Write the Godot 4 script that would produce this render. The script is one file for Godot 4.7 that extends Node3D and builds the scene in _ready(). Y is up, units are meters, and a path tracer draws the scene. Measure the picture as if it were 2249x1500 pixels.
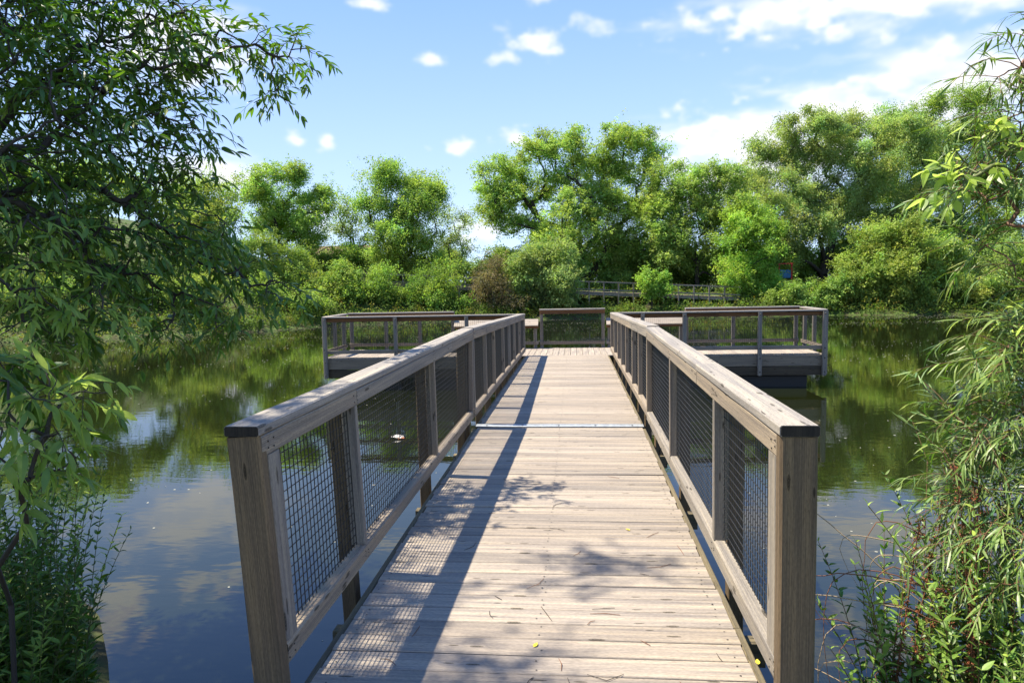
extends Node3D
# A wooden boardwalk with wire-mesh railings leads out to a viewing platform on a tree-lined pond.
# Metres, y up, the pond surface at y = 0, the boardwalk running towards -z.

const CAM_AT := Vector3(0.0, 2.6, 0.0)
const UP := Vector3.UP
var rng := RandomNumberGenerator.new()
var counts := {}
var M := {}
var shore := PackedVector2Array([
	Vector2(-1.3, -1.0), Vector2(-2.1, -2.3), Vector2(-2.75, -3.6), Vector2(-3.6, -4.9), Vector2(-5.5, -5.8), Vector2(-10, -6.8), Vector2(-20, -9), Vector2(-31, -15), Vector2(-34, -25),
	Vector2(-27.5, -32.2), Vector2(-21, -34.6), Vector2(-17.4, -36.6), Vector2(-15.4, -40.6), Vector2(-8, -43.6), Vector2(0, -44.6), Vector2(8, -44.4), Vector2(16.7, -44.3),
	Vector2(24.7, -42.4), Vector2(33, -36), Vector2(35, -24), Vector2(24, -12), Vector2(10, -7.4), Vector2(4.4, -5.6), Vector2(2.6, -4.6), Vector2(1.85, -3.9), Vector2(1.42, -2.9), Vector2(1.3, -1.2)])
var rough_noise := FastNoiseLite.new()


func _ready() -> void:
	rng.seed = 7
	camera_sky_sun()
	make_materials()
	make_ground()
	make_water()
	make_boardwalk()
	make_platform()
	make_far_boardwalk()
	make_far_buildings()
	make_far_trees()
	make_near_plants()
	make_small_things()


# ---------------------------------------------------------------- camera, sky, sun
func camera_sky_sun() -> void:
	var cam := Camera3D.new()
	cam.name = "camera"
	cam.position = CAM_AT
	cam.rotation_degrees = Vector3(-5.14, 5.3, -1.15)
	cam.fov = 53.13
	cam.near = 0.05
	cam.far = 2000.0
	add_child(cam)
	cam.current = true
	var sun := DirectionalLight3D.new()
	sun.name = "sun"
	sun.basis = Basis.looking_at(Vector3(0.53, -1.0, 0.05).normalized(), UP)
	sun.light_color = Color(1.0, 0.955, 0.88)
	sun.light_energy = 1.22
	sun.light_angular_distance = 0.53
	sun.shadow_enabled = true
	add_child(sun)
	var env := Environment.new()
	env.background_mode = Environment.BG_SKY
	env.tonemap_mode = Environment.TONE_MAPPER_LINEAR
	env.tonemap_exposure = 3.1
	env.sdfgi_enabled = true
	env.ssao_enabled = true
	env.ssil_enabled = true
	var pano := PanoramaSkyMaterial.new()
	pano.panorama = sky_picture()
	pano.energy_multiplier = 1.0
	env.sky = Sky.new()
	env.sky.sky_material = pano
	var we := WorldEnvironment.new()
	we.name = "environment"
	we.environment = env
	add_child(we)


func sky_picture() -> ImageTexture:
	var w := 2048
	var h := 1024
	# clouds: azimuth (0 is -z, right positive), elevation, half width, half height in degrees, thickness
	var clouds := [
		[17.0, 10.0, 13.0, 3.4, 0.9, 1.5], [27.0, 12.5, 11.0, 3.8, 0.95, 1.4], [24.0, 19.0, 15.0, 2.8, 0.9, 1.4], [13.0, 7.5, 7.0, 3.4, 0.85, 1.4], [-30.0, 17.0, 7.0, 3.0, 0.8, 1.4], [-28.0, 8.0, 6.0, 2.0, 0.8, 1.3],
		[15.5, 19.0, 9.0, 1.7, 0.85], [25.0, 18.6, 11.5, 2.6, 1.0], [20.2, 11.6, 8.5, 2.6, 0.95], [27.7, 12.4, 9.0, 3.2, 1.0], [11.5, 10.9, 5.4, 2.3, 0.95], [15.6, 9.8, 8.0, 2.9, 1.0],
		[11.5, 7.4, 4.2, 2.6, 0.95], [14.9, 8.4, 5.0, 2.6, 0.9], [-22.2, 11.2, 1.1, 0.7, 0.95], [-20.0, 11.0, 0.9, 0.7, 0.95], [-9.4, 10.8, 1.9, 0.8, 0.95], [-4.8, 11.4, 2.1, 0.95, 0.9],
		[-16.3, 20.9, 1.6, 0.8, 0.9], [-11.3, 17.3, 1.3, 0.6, 0.8], [-2.6, 18.3, 2.5, 1.2, 0.85], [-5.4, 17.4, 1.6, 0.8, 0.7], [-5.3, 18.9, 1.1, 0.9, 0.6], [1.6, 19.5, 2.4, 0.9, 0.55],
		[-2.7, 21.3, 1.6, 0.6, 0.6], [-26.7, 19.1, 2.2, 0.9, 0.8], [-27.9, 8.3, 3.6, 1.6, 0.9], [-29.3, 16.0, 4.5, 2.5, 0.85], [-33.0, 18.0, 4.6, 2.2, 0.8], [-7.9, 4.0, 3.0, 1.7, 0.8],
		[-21.1, 4.8, 3.5, 1.5, 0.75], [-37.0, 22.5, 3.6, 3.2, 0.95], [-30.5, 21.8, 4.0, 1.2, 0.8], [24, 26, 9, 2.6, 0.8], [30, 31, 6, 2.0, 0.7]]
	var r := RandomNumberGenerator.new()
	r.seed = 91
	for i in 130:   # the same kind of scattered cloud all round
		var az := r.randf_range(48.0, 308.0)
		var el := 4.0 + 60.0 * pow(r.randf(), 1.7)
		var s := r.randf_range(1.5, 8.5)
		clouds.append([az if az < 180.0 else az - 360.0, el, s * r.randf_range(1.0, 2.0), s * 0.42, r.randf_range(0.6, 1.0)])
	for i in 5:
		clouds.append([r.randf_range(-45, 45), r.randf_range(36.0, 75.0), r.randf_range(3, 8), r.randf_range(1.5, 3), 0.8])
	var n := FastNoiseLite.new()
	n.seed = 5
	n.noise_type = FastNoiseLite.TYPE_SIMPLEX_SMOOTH
	n.frequency = 0.22
	n.fractal_octaves = 5
	n.fractal_gain = 0.55
	var img := Image.create(w, h, false, Image.FORMAT_RGBAF)
	var cover := PackedFloat32Array()
	cover.resize(w * h)
	for c in clouds:
		var spread: float = 1.9
		var y0 := int(clampf((90.0 - c[1] - c[3] * spread) / 180.0 * h, 0, h / 2.0))
		var y1 := int(clampf((90.0 - c[1] + c[3] * spread) / 180.0 * h, 0, h / 2.0))
		for y in range(y0, y1):
			var el := 90.0 - (y + 0.5) / h * 180.0
			var wide: float = c[2] * spread / maxf(0.2, cos(deg_to_rad(c[1])))
			var x0 := int((c[0] - wide) / 360.0 * w)
			var x1 := int((c[0] + wide) / 360.0 * w)
			for x in range(x0, x1):
				var az := (x + 0.5) / w * 360.0
				var dx: float = (az - c[0]) * cos(deg_to_rad(el)) / c[2]
				var dy: float = (el - c[1]) / c[3]
				dy = dy * 1.15 if dy < 0.0 else dy
				var f: float = n.get_noise_2d((az + 400.0) * 1.3 + el * 0.4, el * 2.6)
				var d: float = (0.95 if c.size() < 6 else 1.2) - sqrt(dx * dx + dy * dy) + (f * 1.15 if c.size() < 6 else 0.75 * n.get_noise_2d(az * 0.5 + el * 1.1 + 90.0, el * 1.9 - az * 0.25))
				if d > 0.0:
					var at := y * w + posmod(x, w)
					var a: float = c[4] * smoothstep(0.0, 0.9 if c.size() < 6 else float(c[5]), d)
					cover[at] = 1.0 - (1.0 - cover[at]) * (1.0 - a)
	for y in h:
		var el := 90.0 - (y + 0.5) / h * 180.0
		var t := pow(1.0 - clampf(el / 90.0, 0.0, 1.0), 4.2)
		var base := Color(0.034, 0.112, 0.345).lerp(Color(0.30, 0.39, 0.50), t)
		for x in w:
			var a := cover[y * w + x]
			var col := base
			if a > 0.0:
				col = base.lerp(Color(0.385, 0.385, 0.395), a * 0.97)
			img.set_pixel(x, y, Color(col.r, col.g, col.b, 1.0))
	return ImageTexture.create_from_image(img)


# ---------------------------------------------------------------- materials
func lin(r: float, g: float, b: float) -> Color:
	return Color(r, g, b).linear_to_srgb()


func plain(color: Color, rough := 0.8, metal := 0.0) -> StandardMaterial3D:
	var m := StandardMaterial3D.new()
	m.albedo_color = color
	m.roughness = rough
	m.metallic = metal
	return m


func noise_bytes(wide: int, high: int, freq: float, octaves: int, s: int, to_w: int, to_h: int) -> PackedByteArray:
	var n := FastNoiseLite.new()
	n.seed = s
	n.noise_type = FastNoiseLite.TYPE_SIMPLEX_SMOOTH
	n.frequency = freq
	n.fractal_octaves = octaves
	var im := n.get_image(wide, high, false, false, true)
	im.convert(Image.FORMAT_L8)
	im.resize(to_w, to_h, Image.INTERPOLATE_CUBIC)
	return im.get_data()


func wood_pictures() -> Array:
	# 4 m of timber along u and 0.6 m across v: grain, streaks, knots, checks and grey weather stains
	var w := 2048
	var h := 1024
	var fine := noise_bytes(96, 1024, 0.35, 2, 11, w, h)
	var streak := noise_bytes(40, 1024, 0.11, 3, 12, w, h)
	var broad := noise_bytes(40, 160, 0.055, 4, 13, w, h)
	var check := noise_bytes(28, 1024, 0.16, 1, 14, w, h)
	var fleck := noise_bytes(1024, 512, 0.12, 4, 15, w, h)
	var r := RandomNumberGenerator.new()
	r.seed = 3
	var knots := []
	for i in 46:
		knots.append(Vector3(r.randf() * w, r.randf() * h, r.randf_range(7.0, 15.0)))
	var shift := PackedFloat32Array()
	shift.resize(w * h)
	var dark := PackedFloat32Array()
	dark.resize(w * h)
	for k: Vector3 in knots:   # grain bends round each knot
		for y in range(maxi(0, int(k.y - k.z * 5)), mini(h, int(k.y + k.z * 5))):
			for x in range(maxi(0, int(k.x - k.z * 5)), mini(w, int(k.x + k.z * 5))):
				var dx := (x - k.x) / (k.z * 1.5)
				var dy := (y - k.y) / k.z
				var d := dx * dx + dy * dy
				shift[y * w + x] -= signf(dy) * k.z * 1.5 * exp(-d * 0.45)
				if d < 1.3:
					dark[y * w + x] = maxf(dark[y * w + x], (1.0 - smoothstep(0.45, 1.3, d)) * (0.75 + 0.25 * sin(sqrt(d) * 16.0)))
	var color := PackedByteArray()
	color.resize(w * h * 3)
	var height := PackedByteArray()
	height.resize(w * h)
	for y in h:
		for x in w:
			var at := y * w + x
			var from := clampi(y + int(shift[at]), 0, h - 1) * w + x
			var f := fine[from] / 255.0 - 0.5
			var s := streak[from] / 255.0 - 0.5
			var b := broad[at] / 255.0 - 0.5
			var c: float = absf(check[from] / 255.0 - 0.5)
			var crack := 1.0 - smoothstep(0.0, 0.012, c) if broad[at] > 140 else 0.0
			var g := fleck[at] / 255.0 - 0.5
			var v: float = 0.81 + f * 0.17 + s * 0.25 + b * 0.24 + g * 0.14
			v *= 1.0 - 0.45 * crack
			v *= 1.0 - 0.5 * dark[at]
			var warm: float = 0.5 + s * 0.5 + b * 0.8 + 0.4 * dark[at]
			color[at * 3] = clampi(int(255.0 * v * (0.985 + 0.03 * warm)), 0, 255)
			color[at * 3 + 1] = clampi(int(255.0 * v * 0.985), 0, 255)
			color[at * 3 + 2] = clampi(int(255.0 * v * (1.0 - 0.09 * warm)), 0, 255)
			height[at] = clampi(int(150.0 + f * 90.0 + s * 70.0 - crack * 120.0), 0, 255)
	return [ImageTexture.create_from_image(Image.create_from_data(w, h, false, Image.FORMAT_RGB8, color)), ImageTexture.create_from_image(Image.create_from_data(w, h, false, Image.FORMAT_L8, height))]


func noise_texture(freq: float, octaves: int, s: int, ramp: Array, size := 512) -> NoiseTexture2D:
	var t := NoiseTexture2D.new()
	t.width = size
	t.height = size
	t.seamless = true
	t.noise = FastNoiseLite.new()
	t.noise.seed = s
	t.noise.frequency = freq
	t.noise.fractal_octaves = octaves
	if ramp.size():
		var g := Gradient.new()
		var offs := PackedFloat32Array()
		var cols := PackedColorArray()
		for k in ramp.size():
			offs.append(float(k) / (ramp.size() - 1))
			cols.append(ramp[k])
		g.offsets = offs
		g.colors = cols
		t.color_ramp = g
	return t


func make_materials() -> void:
	rough_noise.seed = 21
	rough_noise.frequency = 0.15
	var pics := wood_pictures()
	var tints := {
		"deck0": lin(0.43, 0.38, 0.325), "deck1": lin(0.385, 0.34, 0.292), "deck2": lin(0.465, 0.415, 0.36), "deck3": lin(0.365, 0.327, 0.286), "deck4": lin(0.44, 0.392, 0.34),
		"rail": lin(0.36, 0.315, 0.262), "rail_grey": lin(0.345, 0.318, 0.282), "rail_tan": lin(0.385, 0.328, 0.262), "cap": lin(0.41, 0.388, 0.36), "post": lin(0.22, 0.165, 0.105), "rim": lin(0.21, 0.18, 0.115), "red": lin(0.25, 0.13, 0.063), "fascia": lin(0.30, 0.262, 0.205),
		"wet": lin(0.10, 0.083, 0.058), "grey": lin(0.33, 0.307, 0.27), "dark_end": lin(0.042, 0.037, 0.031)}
	for k: String in tints:
		var m := plain(tints[k], 0.82)
		m.albedo_texture = pics[0]
		m.heightmap_enabled = true
		m.heightmap_texture = pics[1]
		m.heightmap_scale = 0.14
		m.metallic_specular = 0.35
		M[k] = m
	M.wire = plain(lin(0.014, 0.015, 0.016), 0.5)
	M.steel = plain(lin(0.50, 0.54, 0.56), 0.45, 0.25)
	var st := noise_texture(0.02, 4, 8, [Color(0.72, 0.72, 0.72), Color(0.95, 0.95, 0.95)])
	M.steel.albedo_texture = st
	M.steel.uv1_triplanar = true
	M.screw = plain(lin(0.05, 0.045, 0.04), 0.6, 0.3)
	M.float = plain(lin(0.012, 0.013, 0.013), 0.6)
	var bark := plain(lin(0.075, 0.06, 0.046), 0.9)
	bark.albedo_texture = noise_texture(0.03, 4, 31, [Color(0.5, 0.5, 0.48), Color(1, 1, 1)])
	bark.uv1_triplanar = true
	bark.uv1_scale = Vector3(3, 1, 3)
	M.bark = bark
	M.dark_bark = plain(lin(0.045, 0.037, 0.03), 0.9)
	M.leaf = leaf_material(0.65, Color(0.97, 1.0, 0.72))
	M.leaf.metallic_specular = 0.28
	M.near_leaf = leaf_material(0.38, Color(0.80, 0.90, 0.42))
	M.dry = plain(lin(0.36, 0.27, 0.16), 0.85)
	M.dock = plain(lin(0.16, 0.065, 0.03), 0.9)
	M.stem = plain(lin(0.10, 0.12, 0.035), 0.7)
	M.red_stem = plain(lin(0.14, 0.07, 0.035), 0.7)


func leaf_material(rough: float, back: Color) -> StandardMaterial3D:
	var m := plain(Color.WHITE, rough)
	m.vertex_color_use_as_albedo = true
	m.backlight_enabled = true
	m.backlight = back
	m.metallic_specular = 0.42
	m.cull_mode = BaseMaterial3D.CULL_DISABLED
	return m


# ---------------------------------------------------------------- nodes
func numbered(called: String) -> String:
	var n: int = counts.get(called, 0)
	counts[called] = n + 1
	return called if n == 0 else "%s_%03d" % [called, n]


func thing(called: String, label: String, category: String, at := Vector3.ZERO, group := "") -> Node3D:
	var o := Node3D.new()
	o.name = numbered(called)
	add_child(o)
	o.position = at
	o.set_meta("label", label)
	o.set_meta("category", category)
	if group:
		o.set_meta("group", group)
	return o


func part(parent: Node3D, called: String, mesh: Mesh, mat: Material, xf := Transform3D.IDENTITY) -> MeshInstance3D:
	var o := MeshInstance3D.new()
	o.name = called
	o.mesh = mesh
	o.material_override = mat
	o.transform = xf
	parent.add_child(o, true)
	return o


func limb(parent: Node3D, called: String) -> Node3D:
	var o := Node3D.new()
	o.name = called
	parent.add_child(o, true)
	return o


# ---------------------------------------------------------------- shapes
func quad(st: SurfaceTool, a: Vector3, b: Vector3, c: Vector3, d: Vector3, ua: Vector2, ub: Vector2, uc: Vector2, ud: Vector2) -> void:
	var n := (c - a).cross(b - a)
	if n.length_squared() < 1e-16:
		n = (d - a).cross(c - a)
	n = n.normalized()
	for p in [[a, ua], [b, ub], [c, uc], [a, ua], [c, uc], [d, ud]]:
		st.set_normal(n)
		st.set_uv(p[1])
		st.add_vertex(p[0])


func timber(long: float, thick: float, wide: float, edge := 0.005, wobble := 0.0) -> ArrayMesh:
	# a sawn board along x (thick in y, wide in z) with eased edges; its UV runs along the grain in a random place of the timber picture
	var st := SurfaceTool.new()
	st.begin(Mesh.PRIMITIVE_TRIANGLES)
	var e := minf(edge, minf(thick, wide) * 0.3)
	var a := thick / 2
	var b := wide / 2
	var prof := [Vector2(a, -b + e), Vector2(a, b - e), Vector2(a - e, b), Vector2(-a + e, b), Vector2(-a, b - e), Vector2(-a, -b + e), Vector2(-a + e, -b), Vector2(a - e, -b)]
	var segs := 1 if wobble == 0.0 else 4
	var off := Vector2(rng.randf() * maxf(0.0, 1.0 - long / 4.0), rng.randf() * 0.35)
	var bow: Array[Vector2] = []
	for i in segs + 1:
		bow.append(Vector2(rng.randfn() * wobble * 0.5, rng.randfn() * wobble))
	var per := 0.0
	for k in 8:
		var p: Vector2 = prof[k]
		var q: Vector2 = prof[(k + 1) % 8]
		var v0 := per / 0.6 + off.y
		per += p.distance_to(q)
		var v1 := per / 0.6 + off.y
		for i in segs:
			var x0 := -long / 2 + long * i / segs
			var x1 := -long / 2 + long * (i + 1) / segs
			var u0 := (x0 + long / 2) / 4.0 + off.x
			var u1 := (x1 + long / 2) / 4.0 + off.x
			var w0 := bow[i]
			var w1 := bow[i + 1]
			quad(st, Vector3(x0, p.x + w0.x, p.y + w0.y), Vector3(x1, p.x + w1.x, p.y + w1.y), Vector3(x1, q.x + w1.x, q.y + w1.y), Vector3(x0, q.x + w0.x, q.y + w0.y), Vector2(u0, v0), Vector2(u1, v0), Vector2(u1, v1), Vector2(u0, v1))
	for s in [-1, 1]:
		var w0: Vector2 = bow[0] if s < 0 else bow[segs]
		for k in range(1, 7):
			var tri := [prof[0], prof[k], prof[k + 1]]
			if s > 0:
				tri.reverse()
			for p: Vector2 in tri:
				st.set_normal(Vector3(s, 0, 0))
				st.set_uv(Vector2(off.x + p.x * 0.25, off.y + p.y * 1.6 + 0.1))
				st.add_vertex(Vector3(s * long / 2, p.x + w0.x, p.y + w0.y))
	return st.commit()


func beam(parent: Node3D, called: String, a: Vector3, b: Vector3, thick: float, wide: float, mat: Material, up := UP, edge := 0.005) -> MeshInstance3D:
	# timber from a to b; thick is measured along up
	var x := (b - a).normalized()
	var z := x.cross(up).normalized()
	var y := z.cross(x)
	if mat == M.rail:
		mat = [M.rail, M.rail_grey, M.rail_tan][rng.randi() % 3]
	return part(parent, called, timber(a.distance_to(b), thick, wide, edge, 0.0013 if a.distance_to(b) > 0.9 else 0.0), mat, Transform3D(Basis(x, y, z), (a + b) / 2))


func bar(st: SurfaceTool, a: Vector3, b: Vector3, wide: float) -> void:
	# a thin four-sided wire
	var x := (b - a).normalized()
	var y := x.cross(Vector3(0.31, 0.2, 0.93)).normalized() * wide * 0.5
	var z := x.cross(y)
	var c := [y, z, -y, -z]
	for k in 4:
		quad(st, a + c[k], b + c[k], b + c[(k + 1) % 4], a + c[(k + 1) % 4], Vector2.ZERO, Vector2.ZERO, Vector2.ZERO, Vector2.ZERO)


func tube(st: SurfaceTool, line: Array, radii: Array, sides := 5) -> void:
	var n := line.size()
	var rings := []
	var y := Vector3(0.21, 0.35, 0.91)
	for i in n:
		var dir: Vector3 = (line[mini(i + 1, n - 1)] - line[maxi(i - 1, 0)]).normalized()
		y = (y - dir * y.dot(dir)).normalized()
		var z := dir.cross(y)
		var ring := []
		for k in sides:
			var t := TAU * k / sides
			ring.append((y * cos(t) + z * sin(t)))
		rings.append(ring)
	for i in n - 1:
		for k in sides:
			var k2 := (k + 1) % sides
			var a: Vector3 = rings[i][k]
			var b: Vector3 = rings[i + 1][k]
			var c: Vector3 = rings[i + 1][k2]
			var d: Vector3 = rings[i][k2]
			for p in [[a, i], [b, i + 1], [c, i + 1], [a, i], [c, i + 1], [d, i]]:
				st.set_normal(p[0])
				st.set_uv(Vector2.ZERO)
				st.add_vertex(line[p[1]] + p[0] * radii[p[1]])


func open_mesh() -> SurfaceTool:
	var st := SurfaceTool.new()
	st.begin(Mesh.PRIMITIVE_TRIANGLES)
	return st


# ---------------------------------------------------------------- ground and water
func shore_distance(p: Vector2) -> float:
	var best := 1e9
	var inside := false
	var n := shore.size()
	for i in n:
		var a := shore[i]
		var b := shore[(i + 1) % n]
		var ab := b - a
		var t := clampf((p - a).dot(ab) / ab.length_squared(), 0.0, 1.0)
		best = minf(best, p.distance_squared_to(a + ab * t))
		if (a.y > p.y) != (b.y > p.y) and p.x < (b.x - a.x) * (p.y - a.y) / (b.y - a.y) + a.x:
			inside = not inside
	return -sqrt(best) if inside else sqrt(best)


func ground_height(x: float, z: float) -> float:
	var d := shore_distance(Vector2(x, z)) + rough_noise.get_noise_2d(x * 4.0, z * 4.0) * 0.25
	if d < 0.0:
		return maxf(-1.6, d * 0.45)
	var y := 0.28 * (1.0 - exp(-d / 0.45))
	if z < -26.0:
		y += 1.15 * smoothstep(0.6, 5.0, d) + 0.012 * maxf(0.0, d - 5.0) * exp(-maxf(0.0, d - 60.0) / 60.0)
		y += 7.5 * exp(-(Vector2(x + 44.0, z + 54.0).length_squared()) / 360.0) * smoothstep(0.0, 8.0, d)
	else:
		y += 0.3 * smoothstep(0.5, 3.0, d)
	return y + rough_noise.get_noise_2d(x * 1.5 + 50.0, z * 1.5) * 0.12 * smoothstep(0.0, 2.0, d)


func stretch(t: float) -> float:
	return t * 46.0 if absf(t) <= 1.0 else signf(t) * (46.0 + 46.0 * (absf(t) - 1.0) + 420.0 * pow(absf(t) - 1.0, 2.2))


func make_ground() -> void:
	var n := 230
	var st := open_mesh()
	for j in n + 1:
		for i in n + 1:
			var x := stretch((float(i) / n * 2.0 - 1.0) * 1.9)
			var z := -21.0 + stretch((float(j) / n * 2.0 - 1.0) * 1.9)
			st.set_uv(Vector2(x, z))
			st.add_vertex(Vector3(x, ground_height(x, z), z))
	for j in n:
		for i in n:
			var a := j * (n + 1) + i
			for k in [a, a + 1, a + n + 2, a, a + n + 2, a + n + 1]:
				st.add_index(k)
	st.generate_normals()
	var m := plain(lin(0.10, 0.115, 0.045), 0.95)
	m.albedo_texture = noise_texture(0.012, 5, 41, [Color(0.50, 0.40, 0.30), Color(0.62, 0.58, 0.36), Color(0.72, 0.95, 0.45), Color(0.95, 1.0, 0.62)])
	m.uv1_triplanar = true
	m.uv1_world_triplanar = true
	m.uv1_scale = Vector3(0.22, 0.22, 0.22)
	m.heightmap_enabled = false
	var g := part(self, "ground", st.commit(), m)
	g.set_meta("kind", "structure")


func make_water() -> void:
	var st := open_mesh()
	var x0 := -37.0
	var x1 := 38.0
	var z0 := -47.0
	var z1 := 0.5
	quad(st, Vector3(x0, 0, z0), Vector3(x1, 0, z0), Vector3(x1, 0, z1), Vector3(x0, 0, z1), Vector2(x0, z0), Vector2(x1, z0), Vector2(x1, z1), Vector2(x0, z1))
	var m := plain(lin(0.0085, 0.0112, 0.003), 0.022)
	m.metallic_specular = 0.56
	m.heightmap_enabled = true
	m.heightmap_texture = noise_texture(0.02, 3, 17, [], 1024)
	m.heightmap_scale = 0.055
	m.uv1_scale = Vector3(0.10, 0.24, 1.0)
	var w := part(self, "water", st.commit(), m)
	w.set_meta("kind", "structure")
	# cottonwood fluff and pollen drifting on the surface
	var fluff := open_mesh()
	var c := Vector3.ZERO
	for k in 5:
		var a := TAU * k / 5
		var b := TAU * (k + 1) / 5
		for p in [c + Vector3(0, 0.25, 0), Vector3(cos(a), 0, sin(a)), Vector3(cos(b), 0, sin(b))]:
			fluff.set_normal(UP)
			fluff.add_vertex(p)
	var xs: Array[Transform3D] = []
	var cols: Array[Color] = []
	var n := FastNoiseLite.new()
	n.seed = 77
	n.frequency = 0.09
	while xs.size() < 7000:
		var z := -44.0 + 40.0 * pow(rng.randf(), 1.8)
		var x := rng.randf_range(-33.0, 34.0)
		var keep := 0.10 + 1.7 * n.get_noise_2d(x * 0.5, z * 2.2)
		if z > -20.0:
			keep *= 0.35
		if rng.randf() > keep or shore_distance(Vector2(x, z)) > -0.2:
			continue
		var s := rng.randf_range(0.005, 0.022) * (0.7 if z > -18.0 else 1.0)
		xs.append(Transform3D(Basis(UP, rng.randf() * TAU).scaled(Vector3(s * rng.randf_range(0.7, 1.5), s * 0.5, s)), Vector3(x, 0.002, z)))
		cols.append(Color(0.42, 0.42, 0.34) * rng.randf_range(0.6, 1.1))
	var f := scatter(self, "floating_fluff", fluff.commit(), vertex_mat(0.9), xs, cols)
	f.set_meta("kind", "stuff")
	f.set_meta("label", "pale seed fluff and pollen specks drifting on the pond")
	f.set_meta("category", "fluff")


func vertex_mat(rough: float) -> StandardMaterial3D:
	var m := plain(Color.WHITE, rough)
	m.vertex_color_use_as_albedo = true
	return m


func scatter(parent: Node3D, called: String, mesh: Mesh, mat: Material, xs: Array[Transform3D], cols: Array[Color]) -> MultiMeshInstance3D:
	var mm := MultiMesh.new()
	mm.transform_format = MultiMesh.TRANSFORM_3D
	mm.use_colors = true
	mm.mesh = mesh
	mm.instance_count = xs.size()
	for i in xs.size():
		mm.set_instance_transform(i, xs[i])
		mm.set_instance_color(i, cols[i])
	var o := MultiMeshInstance3D.new()
	o.name = called
	o.multimesh = mm
	o.material_override = mat
	parent.add_child(o, true)
	return o


# ---------------------------------------------------------------- boardwalk
func mesh_panel(a: Vector3, b: Vector3, c: Vector3, d: Vector3, step := 0.043, wide := 0.0052) -> ArrayMesh:
	# welded wire between the corners a (foot), b (foot, far), c (top, far), d (top)
	var st := open_mesh()
	var out := (b - a).cross(d - a).normalized() * wide * 0.8
	var nx := maxi(2, int(round(a.distance_to(b) / step)))
	var ny := maxi(2, int(round(a.distance_to(d) / step)))
	for i in nx + 1:
		var t := float(i) / nx
		bar(st, a.lerp(b, t) + out, d.lerp(c, t) + out, wide)
	for j in ny + 1:
		var t := float(j) / ny
		bar(st, a.lerp(d, t), b.lerp(c, t), wide)
	return st.commit()


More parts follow.
